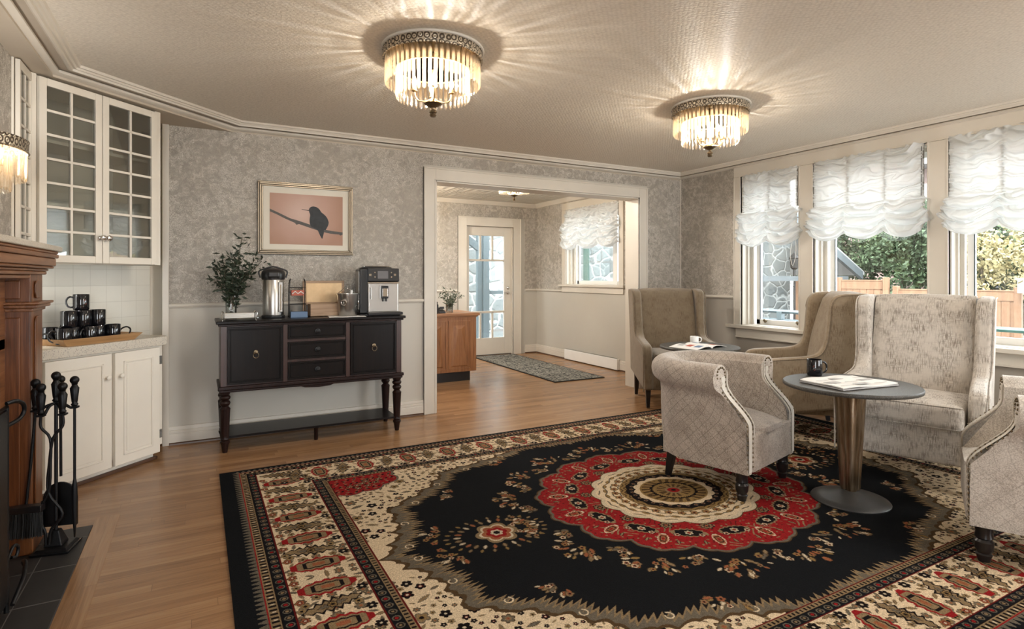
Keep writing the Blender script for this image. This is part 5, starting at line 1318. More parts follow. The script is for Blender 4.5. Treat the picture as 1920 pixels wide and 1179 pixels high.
def chandelier(label, loc, energy, rz=0, sc=1.0, full=True):
    t = thing('crystal_ceiling_light', label, 'ceiling light', loc, rz, 'crystal drum ceiling lights'); t.scale = (sc, sc, sc)
    MB().lathe([(.276, 0), (.279, -.004), (.277, -.012), (.268, -.016), (.262, -.016), (.262, 0)], n=72).build('ceiling_plate', M['trim'], t, smooth=40)
    MB().lathe([(.262, -.012), (.270, -.013), (.272, -.018), (.267, -.022), (.267, -.052), (.272, -.056), (.271, -.062), (.262, -.062), (.262, -.012)], n=96).build('filigree_band', M['filigree'], t, smooth=40)
    MB().lathe([(.258, -.006), (.257, -.016), (.02, -.016), (.02, -.006)], n=48).build('reflector_plate', M['gold'], t)
    crystals(t, .252, -.052, .150, 52)
    MB().lathe([(.197, -.110), (.203, -.110), (.203, -.118), (.197, -.118), (.197, -.110)], n=64).build('inner_ring', M['gold'], t, smooth=40)
    for k in range(4):
        a = k * PI / 2 + .4; MB().tube([(.200 * math.cos(a), .200 * math.sin(a), -.112), (.215 * math.cos(a), .215 * math.sin(a), -.012)], .003, 6).build('hanger_rod', M['gold'], t)
    crystals(t, .195, -.114, .158, 42)
    MB().lathe([(.007, 0), (.007, -.262), (.016, -.268), (.018, -.285), (.010, -.292), (.010, -.296)], n=16).build('stem', M['gold'], t, smooth=40)
    ar, bu, cu = MB(), MB(), MB()
    for k in range(4):
        a = k * PI / 2 + PI / 4 + R(28.66) ; c_, s_ = math.cos(a), math.sin(a)
        arm = MB().tube(spline([(.012 * c_, .012 * s_, -.272), (.045 * c_, .045 * s_, -.284), (.080 * c_, .080 * s_, -.280), (.098 * c_, .098 * s_, -.255), (.100 * c_, .100 * s_, -.236)], 4), .0042, 8)
        ao = arm.build('candle_arm', M['gold'], t, smooth=60)
        bb, cc = MB(), MB(); candle(None, bb, cc, .100 * c_, .100 * s_, -.238)
        cc.build('candle_cup', M['gold'], ao, smooth=40); bb.build('bulb', M['bulb'], ao, smooth=60)
        ld = bpy.data.lights.new('bulb_light', 'POINT'); ld.energy = energy / 4; ld.color = (1.0, .935, .86); ld.shadow_soft_size = .006
        lo = bpy.data.objects.new('bulb_light', ld); COL.objects.link(lo); lo.parent = t; lo.location = (.100 * c_, .100 * s_, -.185)
    MB().lathe([(.004, -.290), (.020, -.292), (.050, -.296), (.042, -.302), (.024, -.312), (.012, -.318), (.010, -.326), (.019, -.334), (.021, -.342), (.014, -.350), (.020, -.356), (.014, -.366), (0, -.368)], n=20).build('finial', M['bronze'], t, smooth=40)
    return t
LE = 28.0
chandelier('crystal drum ceiling light nearest the camera, above the empty floor', (1.055, 2.775, CZ), LE, 0, .94)
chandelier('crystal drum ceiling light above the armchairs, nearer the windows', (3.07, 2.79, CZ), LE, 0, .94)
chandelier('crystal drum ceiling light in the entrance room beyond the cased opening', (3.10, 5.62, CZ - .0), LE * 1.7, 0, .85)
chandelier('added unseen crystal drum ceiling light behind the camera, brightening the room', (3.6, -.3, CZ), LE * 2)  # added out of view to brighten the room and right-hand ceiling
chandelier('added unseen crystal drum ceiling light brightening the entrance room from its hidden left part', (2.1, 6.95, CZ), LE * 2.6)  # added out of sight to raise the light in the entrance room
# wall sconce over the mantel
t = thing('crystal_wall_sconce', 'half drum crystal wall sconce above the oak mantel at the left edge', 'wall light', (XL, 3.12, 1.800))
MB().box(0, -.07, -.16, .018, .07, .03).build('back_plate', M['bronze'], t, bevel=.004)
MB().lathe([(.178, .0), (.184, -.002), (.182, -.008), (.180, -.046), (.185, -.052), (.178, -.054), (.178, .0)], n=40, a0=-PI / 2, a1=PI / 2, sx=1.0, sy=1.28).build('filigree_band', M['filigree'], t, smooth=40)
def sc_cr(r, z, L, n):
    first = None
    for i in range(n):
        a = -PI / 2 + PI * (i + .5) / n
        if first is None: o = first = prism_mesh(L, .012).build('crystal_prism', M['crystal'], t)
        else: o = first.copy(); COL.objects.link(o); o.parent = t
        o.location = (r * math.cos(a), r * 1.28 * math.sin(a), z); o.rotation_euler = (0, 0, a)
sc_cr(.170, -.046, .125, 21); sc_cr(.120, -.065, .155, 15)
for yy in (-.06, .06):
    bb, cc = MB(), MB(); candle(None, bb, cc, .075, yy, -.11)
    MB().tube([(.01, yy * .5, -.12), (.05, yy, -.135), (.075, yy, -.11)], .004, 6).build('candle_arm', M['gold'], t)
    cc.build('candle_cup', M['gold'], t, smooth=40); bb.build('bulb', M['bulb'], t, smooth=60)
    ld = bpy.data.lights.new('bulb_light', 'POINT'); ld.energy = 2.2; ld.color = (1.0, .935, .86); ld.shadow_soft_size = .012
    lo = bpy.data.objects.new('bulb_light', ld); COL.objects.link(lo); lo.parent = t; lo.location = (.075, yy, -.05)

# ------------------------------------------------------------------ balloon shades
def vnoise(y, z, seed=0):
    r = np.zeros_like(y)
    for k in range(7):
        rr = np.random.RandomState(seed * 31 + k); a, b_, c_ = rr.uniform(4, 30), rr.uniform(4, 34), rr.uniform(0, 6.28); d_ = rr.uniform(0, 6.28)
        r += np.sin(y * a + c_ + 1.5 * np.sin(z * b_ * .5 + d_)) * np.sin(z * b_ + d_ + 1.2 * np.sin(y * a * .6)) / (1 + .12 * (a + b_))
    return r
def balloon_shade(label, X, y0, y1, zt, zm, zb, cords, seed, pull=None, cord_loop=True):
    """hangs in the plane X (room side is -x); cords: y of the gathers; tiers between zm and zb"""
    t = thing('balloon_shade', label, 'window shade', (X, (y0 + y1) / 2, zt), 0, 'white ruched balloon shades')
    yc = (y0 + y1) / 2; NY, NZ = 150, 190
    u = np.linspace(0, 1, NY); v = np.linspace(0, 1, NZ); U, V = np.meshgrid(u, v)
    fz = (zt - zm) / (zt - zb)
    low = np.clip((V - fz) / (1 - fz), 0, 1); q = np.clip((V - fz + .02) / .06, 0, 1); q = q * q * (3 - 2 * q)
    Y = y0 + (y1 - y0) * U + (U - .5) * 2 * .050 * q * (0.8 + .35 * np.sin(low * 9 + seed)) 
    allc = [y0 + .012] + list(cords) + [y1 - .012]
    Yb = y0 + (y1 - y0) * U
    dist = np.min([np.abs(Yb - c_) for c_ in allc], axis=0); gath = np.exp(-(dist / .018) ** 2)
    # swag parameter: 0 at gathers, 1 in mid bay
    sw = np.zeros_like(U)
    for a, b_ in zip(allc[:-1], allc[1:]):
        m_ = (Yb >= a) & (Yb <= b_); s_ = (Yb - a) / (b_ - a); sw = np.where(m_, np.sin(np.clip(s_, 0, 1) * PI), sw)
    Z = zt - (zt - zm) * np.minimum(V / fz, 1) - (zm - zb) * low
    sag = sw ** .8
    nz_ = vnoise(Yb * 1.6, Z * 1.8, seed)
    # upper part: shallow swagged wrinkles
    ph = Z * 2 * PI * 9.5 + sag * 2.6 + nz_ * 2.2
    up = .010 + .016 * sag + (.019 * np.sin(ph) + .010 * np.sin(ph * 1.9 + nz_ * 3) + .005 * np.sin(ph * 3.7 + nz_ * 5)) * (.35 + .65 * sag) + .007 * np.sin(Z * 2 * PI * 42) * gath - .004 * gath
    # lower part: stacked pouffed tiers
    nt_ = 3.0; tier = low * nt_ + .10 * nz_ - .22 * (1 - sag) * 1.0
    fr_ = tier - np.floor(tier)
    bul = np.sqrt(np.clip(np.sin(np.clip(fr_, 0, 1) ** 1.25 * PI), 0, 1))
    lo_ = .028 + .062 * bul * (.55 + .45 * sag) + (.016 * np.sin(ph * 1.6) + .011 * np.sin(ph * 3.1 + 2 * nz_)) - .012 * gath
    dx = up * (1 - q) + lo_ * q
    dx *= np.where(low > .93, 1 - (low - .93) / .07 * .35, 1)
    Z = Z - q * low * .045 * sag + q * low * .018 * (1 - sag) - .010 * q * np.sin(fr_ * PI) * sag
    Z += .006 * np.sin(Yb * 90 + seed) * (V < .01)
    if pull is not None: Z = Z + q * low ** 2 * pull * np.clip((.55 - U) / .55, 0, 1) ** 1.2 * 0
    vs = np.stack([-np.abs(dx) - .004, Y - yc, Z - zt], -1).reshape(-1, 3)
    me = bpy.data.meshes.new('shade_fabric'); idx = np.arange(NY * NZ).reshape(NZ, NY)
    f = np.stack([idx[:-1, :-1], idx[:-1, 1:], idx[1:, 1:], idx[1:, :-1]], -1).reshape(-1, 4)
    me.from_pydata(vs.tolist(), [], f.tolist()); me.materials.append(M['sheer'])
    for p in me.polygons: p.use_smooth = True
    o = bpy.data.objects.new('shade_fabric', me); COL.objects.link(o); o.parent = t
    for c_ in [y0 + .012] + list(cords) + [y1 - .012]:
        MB().box(.004, c_ - yc - .009, -(zt - zm) * .98, .007, c_ - yc + .009, -.02).build('gathering_tape', M['tape'], t)
    MB().box(-.004, y0 - yc, -.024, .022, y1 - yc, 0.0).build('head_rail', M['white'], t)
    if cord_loop:
        ye = y1 if cord_loop == 'left' else y0
        e = ye - yc + (.012 if ye == y0 else -.012)
        MB().tube(spline([(-.015, e, -.03), (-.020, e, -.6), (-.030, e - .01, -.80), (-.034, e + .02, -.92), (-.030, e + .045, -.80), (-.020, e + .012, -.60)], 6), .0022, 5).build('pull_cord', M['black_iron'] if seed == 2 else M['white'], t)
    return t
balloon_shade('narrow white balloon shade on the window nearest the far corner', XR - .012, 3.362, 3.968, 2.243, 1.865, 1.560, [3.665], 1)
balloon_shade('wide white balloon shade on the middle window, with a beaded black cord', XR - .012, 2.318, 3.205, 2.243, 1.83, 1.575, [2.60, 2.90], 2)
balloon_shade('wide white balloon shade on the window cut off by the right edge of the photo', XR - .012, 1.205, 2.148, 2.247, 1.80, 1.565, [1.53, 1.83], 3)
balloon_shade('white balloon shade on the last window, out of the photo', XR - .012, .255, 1.075, 2.247, 1.80, 1.565, [.66], 4)
balloon_shade('white balloon shade on the entrance room window', XW - .012, 5.87, 7.12, 2.205, 2.02, 1.66, [6.28, 6.70], 5, cord_loop=False)

# ------------------------------------------------------------------ the rug (pattern woven in code, pixel by pixel)
def rug_pattern(ppm=420):
    HX, HY = 2.26, 1.54; nx, ny = int(HX * ppm), int(HY * ppm)
    rs = np.random.RandomState(5)
    X, Y = np.meshgrid((np.arange(nx) + .5) / ppm, (np.arange(ny) + .5) / ppm)       # quadrant, medallion centre at 0,0
    C = {k: np.array(v, float) for k, v in dict(black=(.075, .08, .088), beige=(.80, .72, .60), tan=(.50, .42, .31), grey=(.38, .35, .30), red=(.52, .11, .115), dred=(.34, .09, .08), gold=(.52, .42, .26), brown=(.30, .23, .15), ink=(.085, .065, .065), cream=(.74, .68, .58), rust=(.55, .33, .22)).items()}
    A = np.empty((ny, nx, 3)); A[:] = C['beige']
    dx = HX - X; dy = HY - Y; ey = .045 + dy * 1.13; ey = np.where(dy < .02, dx * 0 + dy, ey)
    side = dx < ey; e = np.minimum(dx, ey); s = np.where(side, Y, X)
    def put(m, c): A[m] = C[c] if isinstance(c, str) else c
    def stamp(fn, cx, cy, r, ang=0.0):
        """fn(u,v,rho,theta,sub) draws in a local window of radius r, coordinates scaled to 1"""
        i0, i1 = max(0, int((cx - r) * ppm)), min(nx, int((cx + r) * ppm) + 1); j0, j1 = max(0, int((cy - r) * ppm)), min(ny, int((cy + r) * ppm) + 1)
        if i0 >= i1 or j0 >= j1: return
        gx = (X[j0:j1, i0:i1] - cx) / r; gy = (Y[j0:j1, i0:i1] - cy) / r; c_, s_ = math.cos(ang), math.sin(ang)
        u, v = gx * c_ + gy * s_, -gx * s_ + gy * c_; fn(u, v, np.hypot(u, v), np.arctan2(v, u), A[j0:j1, i0:i1])
    def flower(n, c1, c2, cc, oc='ink'):
        def fn(u, v, rho, th, S):
            rad = .62 + .34 * np.abs(np.cos(th * n / 2)); S[rho < rad] = C[oc]; S[rho < rad * .82] = C[c1]; S[rho < rad * .5] = C[c2]; S[rho < .24] = C[cc]
        return fn
    def leaf(c1, oc='ink', w=.32, saw=0):
        def fn(u, v, rho, th, S):
            t_ = (u + 1) / 2; ww = w * np.sin(np.clip(t_, 0, 1) * PI) ** .8 * (1 + saw * (np.abs(((t_ * 7) % 1) - .5) * 2 - .5))
            i_ = (np.abs(v) < ww) & (t_ > 0) & (t_ < 1); S[i_] = C[oc]; j_ = (np.abs(v) < ww * .68) & (t_ > .05) & (t_ < .95); S[j_] = C[c1]
        return fn
    def palmette(ring, fill, core):
        def fn(u, v, rho, th, S):
            t_ = (u + 1) / 2
            def sh(k): return (np.abs(v) < k * .50 * np.sin(np.clip(t_ * .93 + .05, 0, 1) * PI) ** .65 * (1 + .22 * (np.abs(((t_ * 6) % 1) - .5) * 2 - .5))) & (t_ > .5 - .5 * k) & (t_ < .5 + .5 * k)
            S[sh(1.0)] = C[ring]; S[sh(.76)] = C[fill]; S[sh(.55)] = C['ink']; S[sh(.42)] = C[fill]; S[sh(.22)] = C[core]
        return fn
    # ---------------- field base
    el = np.sqrt((X / 1.60) ** 2 + (Y / 1.13) ** 2); th = np.arctan2(Y / 1.13, X / 1.60)
    lob = .055 * np.abs(np.sin(th * 7)) + .02 * np.abs(np.sin(th * 29)) + .012 * np.abs(np.sin(th * 61))
    edge = el + lob * 1.0 - .03
    # floral beige spandrel
    fld = e > .565
    rs2 = np.random.RandomState(9)
    spots = []
    for _ in range(16000):
        cx, cy = rs2.uniform(.3, 1.72), rs2.uniform(.2, 1.1)
        q = math.sqrt((cx / 1.60) ** 2 + (cy / 1.13) ** 2)
        if q < 1.0: continue
        r = rs2.choice([.030, .022, .016, .036, .013])
        if any((cx - a) ** 2 + (cy - b_) ** 2 < ((r + c_) * .94) ** 2 for a, b_, c_ in spots): continue
        spots.append((cx, cy, r))
    for k, (cx, cy, r) in enumerate(spots):
        kind = k % 6
        if kind == 0: stamp(flower(5, 'ink', 'ink', 'cream', 'ink'), cx, cy, r * .85)
        elif kind == 1: stamp(flower(6, 'grey', 'tan', 'rust', 'brown'), cx, cy, r)
        elif kind == 2: stamp(leaf('grey', 'brown', .36, .5), cx, cy, r, rs2.uniform(0, 6))
        elif kind == 3: stamp(flower(5, 'tan', 'gold', 'ink', 'grey'), cx, cy, r)
        elif kind == 4: stamp(flower(5, 'ink', 'dred', 'cream', 'ink'), cx, cy, r * .8)
        else: stamp(leaf('tan', 'grey', .3, .6), cx, cy, r, rs2.uniform(0, 6))
    # red corner medallion
    cxr, cyr = 1.62, 1.02; rr = np.hypot((X - cxr) * .8, (Y - cyr) * 1.15); tt = np.arctan2(Y - cyr, X - cxr); rad = .235 + .03 * np.abs(np.sin(tt * 5))
    m_ = (rr < rad) & fld; put(m_, 'grey'); put((rr < rad - .012) & fld, 'red'); 
    for k in range(9):
        a = PI + .12 + k / 8 * 1.35; rad_ = .175 if k % 2 else .115
        stamp(flower(6, 'rust', 'ink', 'cream'), cxr + rad_ * math.cos(a) * 1.15, cyr + rad_ * math.sin(a) * .8, .026)
    put((rr < rad - .02) & fld & (np.sin(X * 120 + 2 * np.sin(Y * 70)) * np.sin(Y * 120) > .62), 'tan'); put((rr < rad - .02) & fld & (np.sin(X * 90) * np.sin(Y * 90 + 2 * np.sin(X * 60)) < -.72), 'ink')
    # black field with scalloped leafy rim
    put((edge < 1.035) & fld, 'brown'); put((edge < 1.02) & fld, 'grey'); 
    feather = np.abs(((th * 46) % 1) - .5) * 2
    put((edge < 1.005 - .035 * feather) & fld, 'tan'); put((edge < .985 - .035 * feather) & fld, 'ink'); put((edge < .975 - .03 * feather) & fld, 'black')
    # curled scroll tips along the rim
    for k in range(7):
        a = (k + .25) / 7 * PI / 2; r_ = .965; cx, cy = 1.60 * r_ * math.cos(a), 1.13 * r_ * math.sin(a)
        def curl(u, v, rho, th_, S):
            d = np.abs(rho - .62 - .05 * th_); S[(d < .24) & (th_ > -2.4)] = C['grey']; S[(d < .12) & (th_ > -2.2)] = C['beige']
        if e[min(ny - 1, int(cy * ppm)), min(nx - 1, int(cx * ppm))] > .6: stamp(curl, cx, cy, .026, a + .6)
    # sprays scattered on the black field
    def spray(cx, cy, ang, R_=.15, n=24, seed=1, pal=('tan', 'cream', 'rust', 'gold')):
        q = np.random.RandomState(seed)
        for i in range(n):
            a = ang + q.uniform(-1.2, 1.2); d = R_ * math.sqrt(q.uniform(.02, 1)); r = q.uniform(.014, .024)
            stamp(leaf(pal[i % 4], 'brown', .55, .8) if i % 3 else flower(5, pal[i % 4], 'rust', 'ink', 'brown'), cx + d * math.cos(a), cy + d * math.sin(a), r, a)
    # ---------------- medallion
    ra = np.hypot(X / 1.04, Y / .92); ta = np.arctan2(Y / .96, X / 1.09); N_ = 16
    l1 = np.abs(np.cos(ta * N_ / 2)); l3 = np.abs(np.cos(ta * N_ * 1.5))
    R1 = .705 + .050 * l1 + .012 * l3
    put(ra < R1 + .022, 'brown'); put(ra < R1 + .014, 'grey'); put(ra < R1, 'red')
    w_ = ra < R1 - .004
    sh = (np.sin(X * 95 + 2 * np.sin(Y * 60)) * np.sin(Y * 95 + 2 * np.sin(X * 55))) 
    put(w_ & (sh > .72), 'tan'); put(w_ & (sh < -.86), 'dred')
    for k in range(5):
        a = k * PI / 8
        for (rr_, r, f_) in ((.655, .050, palmette('cream', 'rust', 'red')),): stamp(f_, rr_ * math.cos(a) * 1.04, rr_ * math.sin(a) * .92, r * 1.1, a)
        b_ = a + PI / 16
        if k < 4:
            stamp(palmette('tan', 'ink', 'rust'), .575 * math.cos(b_) * 1.04, .575 * math.sin(b_) * .92, .085, b_ + PI / 2)
            stamp(flower(6, 'cream', 'tan', 'red'), .575 * math.cos(b_) * 1.04, .575 * math.sin(b_) * .92, .028)
            stamp(flower(8, 'tan', 'ink', 'rust'), .50 * math.cos(a) * 1.04, .50 * math.sin(a) * .92, .04)
        for sg in (-1, 1): stamp(flower(5, 'cream', 'rust', 'ink'), .60 * math.cos(a + sg * .10) * 1.04, .60 * math.sin(a + sg * .10) * .92, .020); stamp(leaf('tan', 'ink', .4), .68 * math.cos(b_ + sg * .09) * 1.04, .68 * math.sin(b_ + sg * .09) * .92, .022, b_)
    R2 = .435 + .028 * l1
    put(ra < R2 + .012, 'brown'); put(ra < R2 + .006, 'cream'); put(ra < R2 - .018, 'beige')
    q_ = (ra < R2 - .03); rings = np.sin(ra * 150 + 1.5 * np.sin(ta * 16)); put(q_ & (rings > .80), 'grey')
    for k in range(9):
        a = k * PI / 16
        stamp(flower(5, 'gold', 'rust', 'ink', 'brown'), .335 * math.cos(a) * 1.04, .335 * math.sin(a) * .92, .026); stamp(leaf('gold', 'brown', .4, .5), .388 * math.cos(a + .1) * 1.04, .388 * math.sin(a + .1) * .92, .026, a + PI / 2)
    put(ra < .305, 'gold'); put((ra < .300) & (np.sin(ra * 260 + 2 * np.cos(ta * 24)) > .3), 'brown')
    put(ra < .262 + .010 * l1, 'ink')
    for k in range(9): stamp(flower(5, 'grey', 'rust', 'ink', 'ink'), .238 * math.cos(k * PI / 16) * 1.04, .238 * math.sin(k * PI / 16) * .92, .017)
    put(ra < .212 + .016 * l1, 'beige'); put(ra < .190, 'gold'); put((ra < .180) & (np.sin(ta * 24 + ra * 40) > .1), 'brown')
    put(ra < .125 + .01 * l1, 'ink'); put(ra < .112 + .008 * l3, 'gold'); put((ra < .095) & (np.sin(ta * 16) > 0), 'brown'); put(ra < .05, 'tan'); put(ra < .035, 'red'); put(ra < .014, 'ink')
    # sprays round the medallion
    for k in range(5):
        a = k * PI / 8
        spray(.86 * math.cos(a) * 1.04, .835 * math.sin(a) * .92, a, .155, 30, 20 + k)
        if k < 4: b_ = a + PI / 16; spray(.80 * math.cos(b_) * 1.04, .80 * math.sin(b_) * .92, b_, .085, 14, 40 + k, ('tan', 'grey', 'gold', 'cream'))
    # pendants on the long and short axes
    for (cx, cy, an) in ((1.13, 0.0, 0),):
        def pend(u, v, rho, th_, S):
            rad = .72 + .22 * np.abs(np.cos(th_ * 3)); S[rho < rad] = C['tan']; S[rho < rad * .82] = C['cream']; S[rho < rad * .70] = C['rust']; S[rho < rad * .5] = C['red']; S[rho < rad * .3] = C['cream']; S[rho < rad * .16] = C['ink']
        for i in range(26):
            a = 2 * PI * i / 26; stamp(leaf(('tan', 'cream', 'rust')[i % 3], 'brown', .6, .8), cx + .17 * math.cos(a) * 1.15, cy + .13 * math.sin(a), .020, a)
            stamp(leaf(('gold', 'tan')[i % 2], 'brown', .6, .8), cx + .215 * math.cos(a) * 1.15, cy + .165 * math.sin(a), .016, a)
        stamp(pend, cx, cy, .115)
    spray(1.36, .10, .4, .11, 16, 61); spray(.62, .90, .8, .10, 14, 62); spray(1.12, .52, .5, .10, 14, 63, ('cream', 'tan', 'rust', 'grey'))
    # ---------------- borders
    bm_ = e < .195
    put(e < .565, 'beige')
    # scattered greenery and palmettes of the wide border
    def place(fn, sd, spos, ecen, r, ang):
        """ecen in border units 0..1 across the wide band"""
        if sd == 'x':
            e_ = .20 + ecen * .28; cx, cy, a = HX - e_, spos, ang
        else:
            e_ = .20 + ecen * .28; d = (e_ - .045) / 1.13; cx, cy, a = spos, HY - d, ang + PI / 2
        if cx < 0 or cy < 0: return
        stamp(fn, cx, cy, r, a)
    lim = {'x': 1.27, 'y': 1.98}
    for sd in ('x', 'y'):
        q = np.random.RandomState(31 if sd == 'x' else 32); L_ = lim[sd]; n = int(L_ / .036); sc_ = 1.0 if sd == 'x' else .88
        for i in range(n):
            for ec in (.08, .26, .5, .74, .92):
                pal = [flower(6, 'grey', 'tan', 'rust', 'brown'), leaf('grey', 'brown', .34, .6), leaf('tan', 'brown', .34, .6), flower(5, 'tan', 'gold', 'ink', 'grey')]
                place(pal[q.randint(4)], sd, (i + .5) * .036 + q.uniform(-.012, .012), ec + q.uniform(-.05, .05), q.uniform(.018, .027) * sc_, q.uniform(0, 6.28))
        per = .275 if sd == 'x' else .285; n = int(L_ / per) + 1
        for i in range(n):
            c_ = i * per + (.10 if sd == 'x' else 0)
            if c_ > L_ + .05: continue
            place(palmette('red', 'tan', 'rust'), sd, c_, .48, .112 * sc_, PI if sd == 'x' else PI)
            if c_ + per / 2 < L_ + .08:
                place(leaf('tan', 'ink', .34, .7), sd, c_ + per / 2, .45, .118 * sc_, .2); place(leaf('grey', 'brown', .30, .8), sd, c_ + per / 2, .45, .06 * sc_, .2); place(flower(5, 'gold', 'brown', 'ink'), sd, c_ + per / 2, .45, .022, 0)
            for off in (-.075, .075): place(flower(6, 'ink', 'ink', 'cream', 'ink'), sd, c_ + per / 2 + off, .90, .025, 0); place(flower(5, 'rust', 'dred', 'cream', 'brown'), sd, c_ + off, .07, .022, 0)
    def strip(a, b_, c): put((e >= a) & (e < b_), c)
    strip(.0, .072, 'black'); strip(.072, .105, 'grey'); m_ = (e >= .062) & (e < .105) & (np.abs(((s / .032) % 1) - .5) * 2 > (e - .062) / .043); put(m_, 'black'); strip(.105, .111, 'red')
    strip(.111, .146, 'tan'); m_ = (e >= .115) & (e < .142) & (np.abs(((s / .027) % 1) - .5) < .22); put(m_, 'ink'); m_ = (e >= .121) & (e < .136) & (np.abs(((s / .054) % 1) - .5) < .07); put(m_, 'cream')
    strip(.146, .151, 'ink'); strip(.151, .192, 'black')
    ph = ((s / .046) % 1) - .5; rh = np.hypot(ph * .046, e - .1715); put((rh < .016) & (e < .192) & (e > .151), 'grey'); put((rh < .011) & (e < .192) & (e > .151), 'ink'); alt = (np.floor(s / .046) % 3) == 0; put((rh < .008) & alt, 'red'); put((rh < .007) & ~alt & (e > .151) & (e < .192), 'tan')
    strip(.192, .199, 'dred')
    strip(.480, .486, 'dred'); strip(.486, .528, 'black')
    rh = np.hypot(ph * .046, e - .507); mm = (e > .486) & (e < .528); put((rh < .017) & mm, 'grey'); put((rh < .011) & mm, 'ink'); put((rh < .008) & mm & alt, 'red'); put((rh < .006) & mm & ~alt, 'tan')
    strip(.528, .532, 'ink'); strip(.532, .558, 'tan'); m_ = (e >= .536) & (e < .554) & (np.abs(((s / .022) % 1) - .5) < .2); put(m_, 'ink'); strip(.558, .565, 'dred')
    # yarn variation
    A *= (1 + .10 * rs.randn(ny, nx, 1)); 
    full = np.concatenate([A[:, ::-1], A], 1); full = np.concatenate([full[::-1], full], 0)
    return np.clip(full, 0, 1)
def build_rug():
    P = rug_pattern(); h, w, _ = P.shape
    img = bpy.data.images.new('woven_rug_pattern', w, h)
    buf = np.ones((h, w, 4), np.float32); buf[..., :3] = P; img.pixels.foreach_set(buf.ravel()); img.update(); img.pack()
    m, nt, b_ = new_mat('persian_rug_wool'); g = N(nt)
    tx = g.node('ShaderNodeTexImage'); tx.image = img; tx.extension = 'EXTEND'
    g.put(tx.inputs[0], g.pos('UV')); n = g.noise(g.pos('Object'), 260, 2); lowf = g.noise(g.pos('Object'), 3, 3)
    g.put(b_.inputs['Base Color'], g.mix(1.0, tx.outputs[0], g.ramp(lowf, [(0.3, 0.92), (0.7, 1.0)]), 'MULTIPLY'))
    b_.inputs['Roughness'].default_value = 0.95; b_.inputs['Specular IOR Level'].default_value = 0.05; b_.inputs['Sheen Weight'].default_value = 0.0
    g.put(b_.inputs['Normal'], g.bump(n, 0.6, 0.004))
    hx, hy, hz = 2.26, 1.54, .008
    o = MB().box(-hx, -hy, 0, hx, hy, hz).build('persian_rug', m)
    uvl = o.data.uv_layers.new(name='UVMap')
    for lp in o.data.loops:
        v = o.data.vertices[lp.vertex_index].co; uvl.data[lp.index].uv = ((v.x + hx) / (2 * hx), (v.y + hy) / (2 * hy))
    o.location = (2.37, 2.42, 0)
    tag(o, 'large black, red and beige persian rug with a round medallion under the seating', 'rug')
build_rug()
# ------------------------------------------------------------------ outside
GZ = -.35
struct(MB().box(5.1, -14, GZ - .2, 95, 60, GZ).box(-8, 8.1, GZ - .2, 5.1, 60, GZ).build('ground_outside', M['ground']), 'pale paved ground outside the windows')
tag(MB().box(2.5, 9.3, GZ, 9.9, 10.2, 5.2).build('stone_wall', M['stone_lit']), 'fieldstone wall, colour lightened to stand in for daylight, outside the entrance room door and window', 'wall')
t = tag(MB().box(9.9, 9.5, GZ, 13.35, 10.6, 5.6).build('stone_building', M['stone']), 'grey fieldstone building seen through the narrow corner window', 'building')
t = thing('downpipe', 'white downpipe on the fieldstone wall outside the corner window', 'pipe', (12.05, 9.39, GZ))
MB().tube([(0, 0, 0), (0, 0, 5.4)], .07, 10).build('pipe', M['white_out'], t, smooth=60)
for z in (.9, 1.85, 3.0): MB().lathe([(.085, z), (.09, z + .02), (.09, z + .10), (.085, z + .12)], n=12).build('pipe_bracket', M['white_out'], t, smooth=40)
tag(MB().tube([(6.48, 8.9, GZ), (6.48, 8.9, 3.4)], .075, 4).build('green_post', M['green_paint']), 'teal green post outside the entrance room window', 'post')
t = thing('porch_frame', 'blue grey porch post with a diagonal brace outside the glazed door', 'porch', (4.36, 8.95, GZ))
MB().box(-.055, -.055, 0, .055, .055, 3.4).build('porch_post', M['blue_grey'], t)
MB().box(-.16, -.035, 0, -.06, .035, 3.4).build('porch_pilaster', M['blue_grey'], t)
b = MB(); b.prism([(-.10, 1.98), (-.10, 2.12), (-.95, 2.72), (-.95, 2.58)], -.04, .04, 'y').build('diagonal_brace', M['blue_grey'], t)
MB().prism([(-1.0, 2.3), (-.85, 2.3), (-.55, 3.2), (-.70, 3.2)], -.05, .03, 'y').build('porch_rafter', M['blue_grey'], t)
MB().box(.05, -.03, 1.27, .9, .03, 1.33).build('cross_rail', M['blue_grey'], t)
t = thing('entrance_steps', 'pale stone steps outside the glazed door', 'steps', (4.9, 8.55, GZ))
for k in range(3): MB().box(-.4, -.30 + k * .10, 0, 1.0, .30, .16 * (k + 1)).build('step', M['ground'], t)
MB().box(-.4, .32, .40, 1.0, .36, .44).box(-.4, .32, .62, 1.0, .36, .66).build('step_rail', M['white_out'], t)
def railing(label, p0, p1, z0, n, m_):
    t = thing('railing', label, 'railing', (p0[0], p0[1], GZ)); d = Vector((p1[0] - p0[0], p1[1] - p0[1], 0))
    for z in (z0, z0 - .12, z0 - .24): MB().tube([(0, 0, z - GZ), tuple(d + Vector((0, 0, z - GZ)))], .026, 4).build('rail', m_, t)
    for k in range(n + 1):
        q = d * (k / n); MB().box(q.x - .035, q.y - .035, 0, q.x + .035, q.y + .035, z0 - GZ).build('rail_post', m_, t)
    return t
railing('grey green metal railing close outside the corner window', (7.0, 9.3), (6.75, 3.9), .76, 5, M['blue_grey'])
railing('teal green metal railing outside the window at the right edge', (7.0, 3.6), (6.9, -1.0), .70, 6, M['green_paint'])
